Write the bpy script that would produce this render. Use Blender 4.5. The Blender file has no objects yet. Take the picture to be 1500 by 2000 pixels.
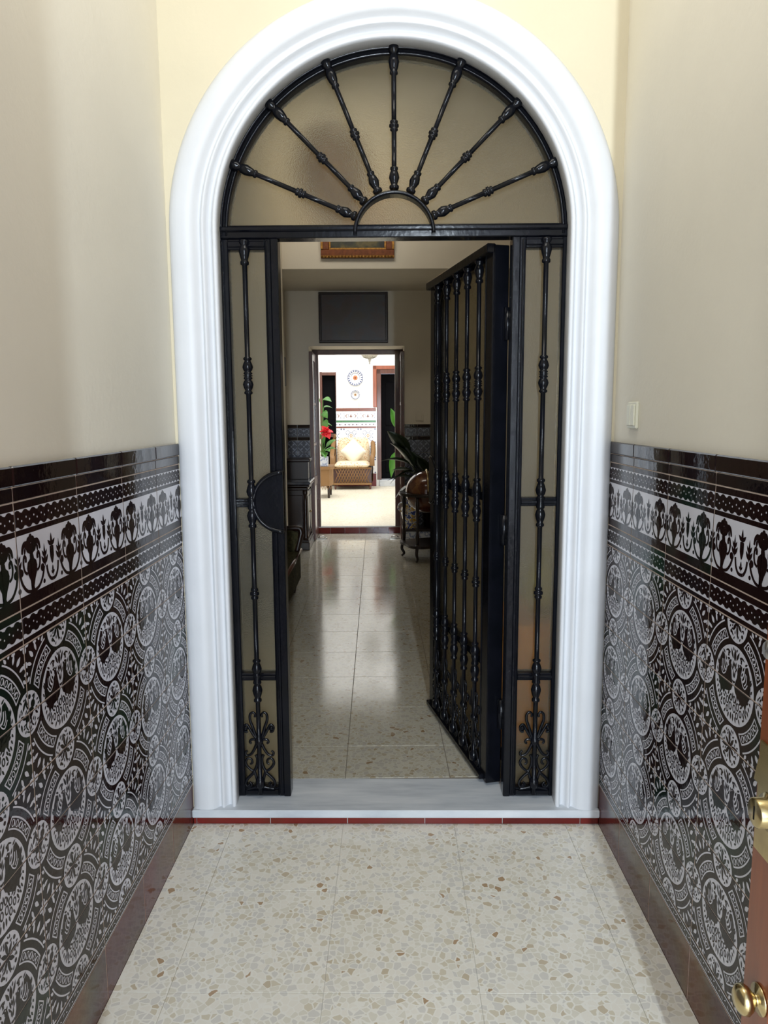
import bpy, bmesh, math, random
from mathutils import Matrix, Vector
random.seed(7)
PI = math.pi
S = bpy.context.scene
C = S.collection

# ------------------------------------------------------------------ camera
cd = bpy.data.cameras.new('camera')
cam = bpy.data.objects.new('camera', cd); C.objects.link(cam)
cd.sensor_fit = 'VERTICAL'; cd.sensor_height = 36.0
cd.lens = 1407.5 / 2000 * 36.0
cd.clip_start = 0.02; cd.clip_end = 100
def cam_axes(p, yaw, roll):
    F = Vector((math.sin(yaw)*math.cos(p), math.cos(yaw)*math.cos(p), -math.sin(p)))
    R = Vector((math.cos(yaw), -math.sin(yaw), 0))
    D = F.cross(R)
    return F, math.cos(roll)*R + math.sin(roll)*D, -math.sin(roll)*R + math.cos(roll)*D
F_, R_, D_ = cam_axes(0.1346, -0.011, 0.0055)
cam.matrix_world = Matrix(((R_.x, -D_.x, -F_.x, -0.008), (R_.y, -D_.y, -F_.y, -2.4468), (R_.z, -D_.z, -F_.z, 1.4686), (0, 0, 0, 1)))
S.camera = cam

# ------------------------------------------------------------------ world, lights, exposure
w = bpy.data.worlds.new('sky'); S.world = w; w.use_nodes = True
bg = w.node_tree.nodes['Background']
bg.inputs[0].default_value = (0.72, 0.82, 1.0, 1); bg.inputs[1].default_value = 1.0
S.view_settings.view_transform = 'Standard'; S.view_settings.look = 'None'
S.view_settings.gamma = 1.0; S.view_settings.use_curve_mapping = False
S.view_settings.exposure = 0.24
# the hall and the inner court stand turned 1.2 degrees to the entrance passage
HALL = Matrix.Translation((-0.19, 0, 0)) @ Matrix.Rotation(0.021, 4, 'Z')
def area(name, loc, aim, sx, sy, power, col, hall=False):
    l = bpy.data.lights.new(name, 'AREA'); l.shape = 'RECTANGLE'; l.size = sx; l.size_y = sy
    l.energy = power; l.color = col
    o = bpy.data.objects.new(name, l); C.objects.link(o)
    d = Vector(aim) - Vector(loc)
    m = Matrix.Translation(loc) @ d.to_track_quat('-Z', 'Y').to_matrix().to_4x4()
    o.matrix_world = HALL @ m if hall else m
    return o
# daylight coming in through the open street door behind the camera, from both sides of the street
area('daylight_street_right', (0.38, -5.6, 1.85), (-0.3, 0, 1.5), 0.06, 3.0, 200, (0.78, 0.89, 1.0))
area('daylight_street_left', (-1.5, -5.6, 1.85), (0.6, -0.4, 1.5), 1.30, 3.0, 55, (0.86, 0.93, 1.0))
# light thrown up by the bright pavement outside the door
area('daylight_pavement', (0.2, -3.35, 0.08), (0.2, -2.1, 1.5), 1.8, 1.5, 15, (1.0, 0.97, 0.92))
# added fill from above the passage, without any fixture
area('passage_fill_light', (0.0, -0.85, 3.36), (0, -0.85, 0), 0.8, 0.8, 11.5, (1.0, 0.96, 0.88))
# added fill lights without a visible source: beam wall first, then gate end
area('hall_beam_fill', (-0.1, 3.45, 3.60), (-0.1, 4.39, 3.15), 1.0, 0.25, 6, (1.0, 0.94, 0.84), True)
area('hall_front_fill', (0.1, 1.0, 3.66), (0.1, 1.0, 0), 0.8, 0.8, 2.8, (1.0, 0.94, 0.84), True)
# daylight falling into the inner court
area('daylight_court', (-0.1, 8.9, 4.6), (-0.1, 8.9, 0), 2.8, 3.4, 200, (1.0, 0.97, 0.92), True)

# ------------------------------------------------------------------ helpers
class MB:
    """collects shapes, then becomes ONE mesh"""
    def __init__(s): s.v = []; s.f = []; s.m = []; s.s = []
    def add(s, vs, fs, mat=0, smooth=False):
        b = len(s.v); s.v += [tuple(p) for p in vs]
        for f in fs: s.f.append(tuple(b+i for i in f)); s.m.append(mat); s.s.append(smooth)
        return s
    def box(s, x0, x1, y0, y1, z0, z1, mat=0, c=0.0):
        if c <= 0:
            vs = [(x, y, z) for z in (z0, z1) for y in (y0, y1) for x in (x0, x1)]
            return s.add(vs, [(0,2,3,1),(4,5,7,6),(0,1,5,4),(2,6,7,3),(0,4,6,2),(1,3,7,5)], mat)
        ax = ((x0, x1), (y0, y1), (z0, z1)); vs = []; idx = {}
        for i in (0, 1):
            for j in (0, 1):
                for k in (0, 1):
                    co = (i, j, k)
                    for a in range(3):
                        p = [ax[b][co[b]] + (0 if b == a else (c if co[b] == 0 else -c)) for b in range(3)]
                        idx[(co, a)] = len(vs); vs.append(p)
        fs = []
        for a in range(3):
            b, d = (a+1) % 3, (a+2) % 3
            for e in (0, 1):
                ring = []
                for (p, q) in ((0,0),(1,0),(1,1),(0,1)):
                    co = [0,0,0]; co[a] = e; co[b] = p; co[d] = q; ring.append(idx[(tuple(co), a)])
                fs.append(ring if e else ring[::-1])
            for p in (0, 1):
                for q in (0, 1):
                    co0 = [0,0,0]; co1 = [0,0,0]; co0[b] = co1[b] = p; co0[d] = co1[d] = q; co1[a] = 1
                    r = [idx[(tuple(co0), b)], idx[(tuple(co1), b)], idx[(tuple(co1), d)], idx[(tuple(co0), d)]]
                    fs.append(r if (p == q) else r[::-1])
        for i in (0, 1):
            for j in (0, 1):
                for k in (0, 1):
                    r = [idx[((i,j,k), a)] for a in range(3)]
                    fs.append(r if (i+j+k) % 2 else r[::-1])
        return s.add(vs, fs, mat)
    def lathe(s, prof, o=(0,0,0), axis=(0,0,1), n=16, mat=0, smooth=True):
        """prof: (radius, height) along axis"""
        q = Vector((0,0,1)).rotation_difference(Vector(axis).normalized()); o = Vector(o)
        vs = []; fs = []
        for (r, h) in prof:
            for k in range(n):
                a = 2*PI*k/n; vs.append(o + q @ Vector((r*math.cos(a), r*math.sin(a), h)))
        for i in range(len(prof)-1):
            for k in range(n):
                fs.append((i*n+k, i*n+(k+1) % n, (i+1)*n+(k+1) % n, (i+1)*n+k))
        s.add(vs, fs, mat, smooth)
        b = len(s.v)-len(vs)
        for i, rev in ((0, True), (len(prof)-1, False)):
            if prof[i][0] > 1e-5:
                f = [b+i*n+k for k in range(n)]
                s.f.append(tuple(f[::-1] if rev else f)); s.m.append(mat); s.s.append(False)
        return s
    def tube(s, pts, r, n=8, mat=0, flat=1.0, up=(0,1,0)):
        """round rod along a path; r a number or one per point; flat squeezes it along `up`"""
        pts = [Vector(p) for p in pts]; m = len(pts); vs = []; fs = []
        rr = r if isinstance(r, (list, tuple)) else [r]*m
        up = Vector(up).normalized(); prev = None
        for i, p in enumerate(pts):
            t = (pts[min(i+1, m-1)] - pts[max(i-1, 0)]).normalized()
            u = up - t*up.dot(t)
            if u.length < 1e-3: u = (prev or Vector((1,0,0))) - t*(prev or Vector((1,0,0))).dot(t)
            if u.length < 1e-3: u = Vector((0,0,1)) - t*t.z
            u.normalize(); prev = u; b = t.cross(u)
            for k in range(n):
                a = 2*PI*k/n; vs.append(p + (b*math.cos(a) + u*math.sin(a)*flat)*rr[i])
        for i in range(m-1):
            for k in range(n): fs.append((i*n+k, i*n+(k+1) % n, (i+1)*n+(k+1) % n, (i+1)*n+k))
        s.add(vs, fs, mat, True)
        b = len(s.v)-len(vs)
        for st, rev in ((0, True), ((m-1)*n, False)):
            f = [b+st+k for k in range(n)]; s.f.append(tuple(f[::-1] if rev else f)); s.m.append(mat); s.s.append(False)
        return s
    def prism(s, poly, y0, y1, mat=0):
        """polygon in x,z extruded along y"""
        n = len(poly)
        vs = [(x, y0, z) for x, z in poly] + [(x, y1, z) for x, z in poly]
        fs = [tuple(range(n)), tuple(range(2*n-1, n-1, -1))] + [(i, n+i, n+(i+1) % n, (i+1) % n) for i in range(n)]
        return s.add(vs, fs, mat)
    def prismz(s, poly, z0, z1, mat=0, smooth=False):
        n = len(poly)
        vs = [(x, y, z0) for x, y in poly] + [(x, y, z1) for x, y in poly]
        s.add(vs, [tuple(range(n-1, -1, -1)), tuple(range(n, 2*n))], mat)
        return s.add(vs, [(i, (i+1) % n, n+(i+1) % n, n+i) for i in range(n)], mat, smooth)
    def surf(s, fn, nu, nv, mat=0, smooth=True, wrap=False):
        vs = [fn(i/nu, j/nv) for j in range(nv+1) for i in range(nu + (0 if wrap else 1))]
        W = nu if wrap else nu+1; fs = []
        for j in range(nv):
            for i in range(nu): fs.append((j*W+i, j*W+(i+1) % W, (j+1)*W+(i+1) % W, (j+1)*W+i))
        return s.add(vs, fs, mat, smooth)
    def mesh(s, name, mats):
        me = bpy.data.meshes.new(name); me.from_pydata(s.v, [], s.f)
        for m in mats if isinstance(mats, (list, tuple)) else [mats]: me.materials.append(m)
        me.polygons.foreach_set('material_index', s.m); me.polygons.foreach_set('use_smooth', s.s)
        me.validate(); me.update()
        bm = bmesh.new(); bm.from_mesh(me); bmesh.ops.recalc_face_normals(bm, faces=bm.faces); bm.to_mesh(me); bm.free()
        return me
    def build(s, name, mats, parent=None, mat4=None, **tags):
        o = bpy.data.objects.new(name, s.mesh(name, mats)); C.objects.link(o)
        if parent is not None: o.parent = parent
        if mat4 is not None: o.matrix_local = mat4
        tag(o, **tags); return o
def tag(o, label=None, cat=None, group=None, kind=None):
    if label: o['label'] = label
    if cat: o['category'] = cat
    if group: o['group'] = group
    if kind: o['kind'] = kind
    return o
def empty(name, mat4=None, **tags):
    o = bpy.data.objects.new(name, None); C.objects.link(o); o.empty_display_size = 0.1
    if mat4 is not None: o.matrix_world = mat4
    return tag(o, **tags)
def place(name, me, parent, mat4):
    o = bpy.data.objects.new(name, me); C.objects.link(o); o.parent = parent; o.matrix_local = mat4; return o
T = lambda x, y, z: Matrix.Translation((x, y, z))
RZ = lambda a: Matrix.Rotation(a, 4, 'Z')
def cr(pts, n=6):
    """smooth curve through points"""
    pts = [Vector(p) for p in pts]; out = []
    for i in range(len(pts)-1):
        p0 = pts[max(i-1, 0)]; p1 = pts[i]; p2 = pts[i+1]; p3 = pts[min(i+2, len(pts)-1)]
        for k in range(n):
            t = k/n
            out.append(0.5*((2*p1) + (p2-p0)*t + (2*p0-5*p1+4*p2-p3)*t*t + (3*p1-p0-3*p2+p3)*t**3))
    out.append(pts[-1]); return out

# ------------------------------------------------------------------ materials
class N:
    def __init__(s, name):
        s.m = bpy.data.materials.new(name); s.m.use_nodes = True; s.t = s.m.node_tree
        s.b = s.t.nodes['Principled BSDF']
    def n(s, typ, **kw):
        nd = s.t.nodes.new(typ)
        for k, v in kw.items():
            if k.startswith('i_'):
                key = k[2:]; nd.inputs[int(key) if key.isdigit() else key.replace('_', ' ')].default_value = v
            else: setattr(nd, k, v)
        return nd
    def l(s, a, b): s.t.links.new(a, b)
    def set(s, **kw):
        for k, v in kw.items(): s.b.inputs[k.replace('_', ' ')].default_value = v
        return s
    def ramp(s, fac, stops, interp='LINEAR'):
        r = s.n('ShaderNodeValToRGB'); r.color_ramp.interpolation = interp; e = r.color_ramp.elements
        while len(e) < len(stops): e.new(0.5)
        for i, (p, c) in enumerate(stops): e[i].position = p; e[i].color = (*c, 1)
        s.l(fac, r.inputs[0]); return r.outputs[0]
    def pos(s): return s.n('ShaderNodeNewGeometry').outputs['Position']
    def obj(s): return s.n('ShaderNodeTexCoord').outputs['Object']
    def noise(s, vec, scale, detail=3, rough=0.5):
        x = s.n('ShaderNodeTexNoise', i_Scale=scale, i_Detail=detail, i_Roughness=rough); s.l(vec, x.inputs['Vector']); return x.outputs['Fac']
    def math(s, op, a, b=0.0):
        x = s.n('ShaderNodeMath', operation=op)
        for i, q in enumerate((a, b)):
            if isinstance(q, (int, float)): x.inputs[i].default_value = q
            else: s.l(q, x.inputs[i])
        return x.outputs[0]
    def mix(s, fac, a, b, blend='MIX'):
        x = s.n('ShaderNodeMix', data_type='RGBA', blend_type=blend)
        for i, q in ((0, fac), (6, a), (7, b)):
            if isinstance(q, (int, float)): x.inputs[i].default_value = q
            elif isinstance(q, tuple): x.inputs[i].default_value = (*q, 1) if len(q) == 3 else q
            else: s.l(q, x.inputs[i])
        return x.outputs[2]
    def bump(s, h, strength=0.2, dist=0.002):
        b = s.n('ShaderNodeBump', i_Strength=strength, i_Distance=dist); s.l(h, b.inputs['Height']); s.l(b.outputs[0], s.b.inputs['Normal']); return s
def plain(name, col, rough=0.5, metal=0.0, coat=0.0, var=0.0, scale=20, bump=0.0, bscale=200, bdist=0.001, spec=0.5):
    m = N(name); m.set(Roughness=rough, Metallic=metal, Coat_Weight=coat, Specular_IOR_Level=spec)
    if var > 0:
        f = m.noise(m.pos(), scale, 4)
        lo = tuple(max(0, c*(1-var)) for c in col); hi = tuple(min(1, c*(1+var)) for c in col)
        m.l(m.ramp(f, [(0.3, lo), (0.7, hi)]), m.b.inputs['Base Color'])
    else: m.b.inputs['Base Color'].default_value = (*col, 1)
    if bump > 0: m.bump(m.noise(m.pos(), bscale, 4), bump, bdist)
    return m.m
M = {}
M['paint'] = plain('cream_wall_paint', (0.72, 0.68, 0.575), 0.65, var=0.03, scale=3, bump=0.25, bscale=60, bdist=0.003)
M['paint_warm_lit'] = plain('cream_paint_with_warm_light', (0.60, 0.535, 0.385), 0.65, var=0.03, scale=3, bump=0.25, bscale=60, bdist=0.003)  # cream wall paint again, yellower: warm light put into the colour
M['hallpaint'] = plain('hall_wall_paint', (0.64, 0.58, 0.47), 0.7, var=0.03, scale=3, bump=0.2, bscale=60, bdist=0.003)
M['white_trim'] = plain('white_gloss_trim', (0.63, 0.64, 0.655), 0.45, var=0.02, scale=9, bump=0.12, bscale=40, bdist=0.004)
M['court_white'] = plain('court_white_wall', (0.86, 0.85, 0.82), 0.7, bump=0.1, bscale=60)
M['ceil'] = plain('ceiling_white', (0.82, 0.80, 0.75), 0.8)
M['grout'] = plain('grout', (0.50, 0.40, 0.33), 0.9, var=0.15, scale=30)
M['grout_dark'] = plain('floor_grout', (0.22, 0.19, 0.15), 0.9)
M['grout_light'] = plain('light_grout', (0.72, 0.70, 0.66), 0.9)
def glaze(name, c0, c1, c2, rough=0.07, film=0.0, ior=1.45, film0=180.0):
    m = N(name); m.set(Roughness=rough, Coat_Weight=0.25 if film else 0.0, Coat_Roughness=0.04, Specular_IOR_Level=0.5 if film else 0.28)
    rnd = m.n('ShaderNodeObjectInfo').outputs['Random']
    f = m.noise(m.pos(), 5.5, 2)
    k = m.math('ADD', m.math('MULTIPLY', rnd, 0.5), m.math('MULTIPLY', f, 0.62))
    m.l(m.ramp(k, [(0.40, c0), (0.66, c1), (0.90, c2)]), m.b.inputs['Base Color'])
    if film:
        m.b.inputs['Thin Film IOR'].default_value = ior
        x = m.math('ADD', m.math('MULTIPLY', m.noise(m.pos(), 3.0, 1), film), film0)
        m.l(x, m.b.inputs['Thin Film Thickness'])
    m.bump(m.noise(m.pos(), 45, 2), 0.10, 0.004)
    return m.m
M['glaze'] = glaze('dark_lustre_glaze', (0.012, 0.006, 0.006), (0.018, 0.008, 0.008), (0.005, 0.026, 0.016))
M['glaze_cap'] = glaze('dark_brown_glaze', (0.010, 0.005, 0.006), (0.014, 0.006, 0.006), (0.010, 0.008, 0.010), rough=0.04, film=60, ior=1.5, film0=270.0)
M['glaze_red'] = glaze('red_brown_glaze', (0.10, 0.012, 0.010), (0.17, 0.018, 0.014), (0.07, 0.028, 0.012), rough=0.14)
M['glaze_skirt'] = glaze('dark_rainbow_glaze', (0.085, 0.016, 0.010), (0.12, 0.020, 0.012), (0.060, 0.034, 0.012), rough=0.12, film=520, ior=1.42)
M['glaze_white'] = plain('white_tile_glaze', (0.64, 0.64, 0.70), 0.2, coat=0.2, var=0.06, scale=8)
def terrazzo(name, rough, tint):
    m = N(name); p = m.pos()
    n = m.n('ShaderNodeTexNoise', i_Scale=30, i_Detail=2); m.l(p, n.inputs['Vector'])
    off = m.n('ShaderNodeVectorMath', operation='SCALE'); off.inputs['Scale'].default_value = 0.014; m.l(n.outputs['Color'], off.inputs[0])
    q = m.n('ShaderNodeVectorMath', operation='ADD'); m.l(p, q.inputs[0]); m.l(off.outputs[0], q.inputs[1])
    v = m.n('ShaderNodeTexVoronoi', i_Scale=52.0, i_Randomness=1.0); m.l(q.outputs[0], v.inputs['Vector'])
    e = m.n('ShaderNodeTexVoronoi', feature='DISTANCE_TO_EDGE', i_Scale=52.0, i_Randomness=1.0); m.l(q.outputs[0], e.inputs['Vector'])
    sep = m.n('ShaderNodeSeparateColor'); m.l(v.outputs['Color'], sep.inputs[0])
    t = lambda c: tuple(a*b for a, b in zip(c, tint))
    chip = m.ramp(sep.outputs[0], [(0.0, t((0.60,0.57,0.48))), (0.30, t((0.56,0.54,0.49))), (0.55, t((0.67,0.64,0.56))), (0.80, t((0.54,0.49,0.38))), (0.95, t((0.47,0.40,0.29))), (0.985, t((0.36,0.25,0.15)))], 'CONSTANT')
    edge = m.math('GREATER_THAN', m.math('SUBTRACT', e.outputs['Distance'], m.math('MULTIPLY', sep.outputs[1], 0.10)), 0.035)
    col = m.mix(edge, t((0.69, 0.67, 0.60)), chip)
    cloud = m.ramp(m.noise(p, 2.2, 3), [(0.3, (0.93, 0.93, 0.92)), (0.7, (1, 1, 1))])
    m.l(m.mix(1.0, col, cloud, 'MULTIPLY'), m.b.inputs['Base Color'])
    m.set(Roughness=rough, Coat_Weight=0.0)
    rr = m.math('ADD', m.math('MULTIPLY', m.noise(p, 6, 3), 0.12), rough-0.06); m.l(rr, m.b.inputs['Roughness'])
    m.bump(m.noise(p, 5.0, 2), 0.06, 0.01)
    return m.m
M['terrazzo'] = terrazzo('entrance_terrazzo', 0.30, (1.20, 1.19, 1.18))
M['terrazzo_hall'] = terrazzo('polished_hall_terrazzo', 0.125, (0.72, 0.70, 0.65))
def marble():
    m = N('grey_white_marble'); p = m.pos()
    sc = m.n('ShaderNodeMapping'); sc.inputs['Scale'].default_value = (1.2, 9, 3); m.l(p, sc.inputs['Vector'])
    f = m.noise(sc.outputs[0], 3.0, 5, 0.6)
    m.l(m.ramp(f, [(0.30, (0.40, 0.43, 0.47)), (0.5, (0.52, 0.55, 0.58)), (0.7, (0.62, 0.64, 0.66))]), m.b.inputs['Base Color'])
    m.set(Roughness=0.32); return m.m
M['marble'] = marble()
def iron():
    m = N('black_painted_iron'); p = m.pos()
    m.l(m.ramp(m.noise(p, 14, 3), [(0.35, (0.0025, 0.003, 0.0045)), (0.7, (0.0045, 0.005, 0.008))]), m.b.inputs['Base Color'])
    m.set(Roughness=0.17, Specular_IOR_Level=0.24); m.bump(m.noise(p, 55, 3), 0.22, 0.002); return m.m
M['iron'] = iron()
def frosted():
    m = N('frosted_glass'); p = m.pos()
    m.set(Base_Color=(0.74, 0.67, 0.48, 1), Roughness=0.20, IOR=1.25, Transmission_Weight=0.955)
    m.bump(m.noise(p, 260, 3, 0.6), 0.45, 0.003); return m.m
M['frost'] = frosted()
def clear_glass():
    m = N('door_pane_glass'); m.set(Base_Color=(0.85, 0.86, 0.84, 1), Roughness=0.12, IOR=1.3, Transmission_Weight=0.9); return m.m
M['pane'] = clear_glass()
def wood(name, c0, c1, rough=0.3, scale=(2, 2, 14), coat=0.3):
    m = N(name); mp = m.n('ShaderNodeMapping'); mp.inputs['Scale'].default_value = (scale[0]*4, scale[1]*4, 4.0/scale[2]*3); m.l(m.pos(), mp.inputs['Vector'])
    f = m.noise(mp.outputs[0], 4.0, 5, 0.6)
    m.l(m.ramp(f, [(0.3, c0), (0.7, c1)]), m.b.inputs['Base Color']); m.set(Roughness=rough, Coat_Weight=coat, Coat_Roughness=0.12)
    m.bump(f, 0.1, 0.002); return m.m
M['door_wood'] = wood('varnished_red_brown_wood', (0.17, 0.040, 0.012), (0.27, 0.070, 0.020), 0.28)
M['dark_wood'] = wood('dark_mahogany', (0.008, 0.003, 0.002), (0.020, 0.007, 0.004), 0.3, coat=0.08)
M['frame_wood'] = wood('brown_door_wood', (0.060, 0.017, 0.008), (0.105, 0.030, 0.014), 0.35)
M['court_wood'] = wood('red_brown_court_wood', (0.20, 0.050, 0.022), (0.30, 0.080, 0.035), 0.4)
M['honey_wood'] = wood('honey_wood', (0.55, 0.20, 0.03), (0.80, 0.36, 0.07), 0.35)
M['brass'] = plain('brass', (0.62, 0.50, 0.26), 0.22, 1.0, var=0.1, scale=40)
M['steel'] = plain('dull_steel', (0.55, 0.54, 0.50), 0.3, 1.0)
M['switch'] = plain('ivory_plastic', (0.70, 0.69, 0.56), 0.35)
M['black'] = plain('dark_interior', (0.003, 0.003, 0.004), 0.9, spec=0.1)

# ------------------------------------------------------------------ glazed tiles: drawn shapes in cm, laid as thin relief on a tile body
def disc(x, y, r, n=18, r2=None, rot=0):
    r2 = r2 or r; c, s_ = math.cos(rot), math.sin(rot)
    return [[(x + r*math.cos(2*PI*k/n)*c - r2*math.sin(2*PI*k/n)*s_, y + r*math.cos(2*PI*k/n)*s_ + r2*math.sin(2*PI*k/n)*c) for k in range(n)]]
def arc(x, y, r0, r1, a0, a1, n=14):
    a0, a1 = math.radians(a0), math.radians(a1); out = []
    for k in range(n):
        p = a0+(a1-a0)*k/n; q = a0+(a1-a0)*(k+1)/n
        out.append([(x+r0*math.cos(p), y+r0*math.sin(p)), (x+r1*math.cos(p), y+r1*math.sin(p)), (x+r1*math.cos(q), y+r1*math.sin(q)), (x+r0*math.cos(q), y+r0*math.sin(q))])
    return out
def stroke(pts, w0, w1=None, n=5):
    w1 = w0 if w1 is None else w1
    p = cr([(a, b, 0) for a, b in pts], n); L = []; R = []
    for i, q in enumerate(p):
        t = (p[min(i+1, len(p)-1)] - p[max(i-1, 0)]); t.normalize(); wd = (w0+(w1-w0)*i/(len(p)-1))/2
        L.append((q.x-t.y*wd, q.y+t.x*wd)); R.append((q.x+t.y*wd, q.y-t.x*wd))
    return [[L[i], R[i], R[i+1], L[i+1]] for i in range(len(p)-1)]
def leaf(x, y, ang, ln, wd, n=7):
    a = math.radians(ang); c, s_ = math.cos(a), math.sin(a); up = []; dn = []
    for k in range(n+1):
        t = k/n; h = wd/2*math.sin(PI*t**0.8)
        up.append((t*ln, h)); dn.append((t*ln, -h))
    P = up + dn[-2:0:-1]
    return [[(x+px*c-py*s_, y+px*s_+py*c) for px, py in P]]
def poly(*p): return [list(p)]
def mx(shapes): return shapes + [[(-a, b) for a, b in q][::-1] for q in shapes]
def rot4(shapes):
    out = []
    for k in range(4):
        c, s_ = (1, 0, -1, 0)[k], (0, 1, 0, -1)[k]
        out += [[(a*c-b*s_, a*s_+b*c) for a, b in q] for q in shapes]
    return out
def sh(shapes, dx, dy): return [[(a+dx, b+dy) for a, b in q] for q in shapes]
def tile_mesh(name, wd, ht, layers, mats, t=0.008, gap=0.0008, base=0, cx=0, cy=0, chamfer=0.0012):
    """layers: (shapes in cm about the motif's origin, material index, height in mm); (cx, cy) cm: where the tile's centre sits in the motif"""
    mb = MB(); hw, hh = wd/2-gap, ht/2-gap
    mb.box(-hw, hw, -t, 0, -hh, hh, base, chamfer)
    me = mb.mesh(name, mats); bm = bmesh.new(); bm.from_mesh(me)
    for shapes, mi, lift in layers:
        b2 = bmesh.new()
        for qi, q in enumerate(shapes):
            up = -(qi % 40)*4e-6       # overlapping strokes never share a plane
            vs = [b2.verts.new(((a-cx)*0.01, up, (b-cy)*0.01)) for a, b in q]
            try: b2.faces.new(vs)
            except ValueError: pass
        bmesh.ops.triangulate(b2, faces=b2.faces)
        for co, no in (((hw-chamfer, 0, 0), (1, 0, 0)), ((-hw+chamfer, 0, 0), (-1, 0, 0)), ((0, 0, hh-chamfer), (0, 0, 1)), ((0, 0, -hh+chamfer), (0, 0, -1))):
            bmesh.ops.bisect_plane(b2, geom=b2.verts[:]+b2.edges[:]+b2.faces[:], plane_co=co, plane_no=no, clear_outer=True)
        y = -t - lift*0.001
        mp = {v: bm.verts.new((v.co.x, y+v.co.y, v.co.z)) for v in b2.verts}
        for f in b2.faces:
            vs = [mp[v] for v in f.verts]
            n = (vs[1].co-vs[0].co).cross(vs[2].co-vs[0].co)
            if n.y > 0: vs.reverse()
            nf = bm.faces.new(vs); nf.material_index = mi
        b2.free()
    bm.to_mesh(me); bm.free(); me.update(); return me

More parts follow.
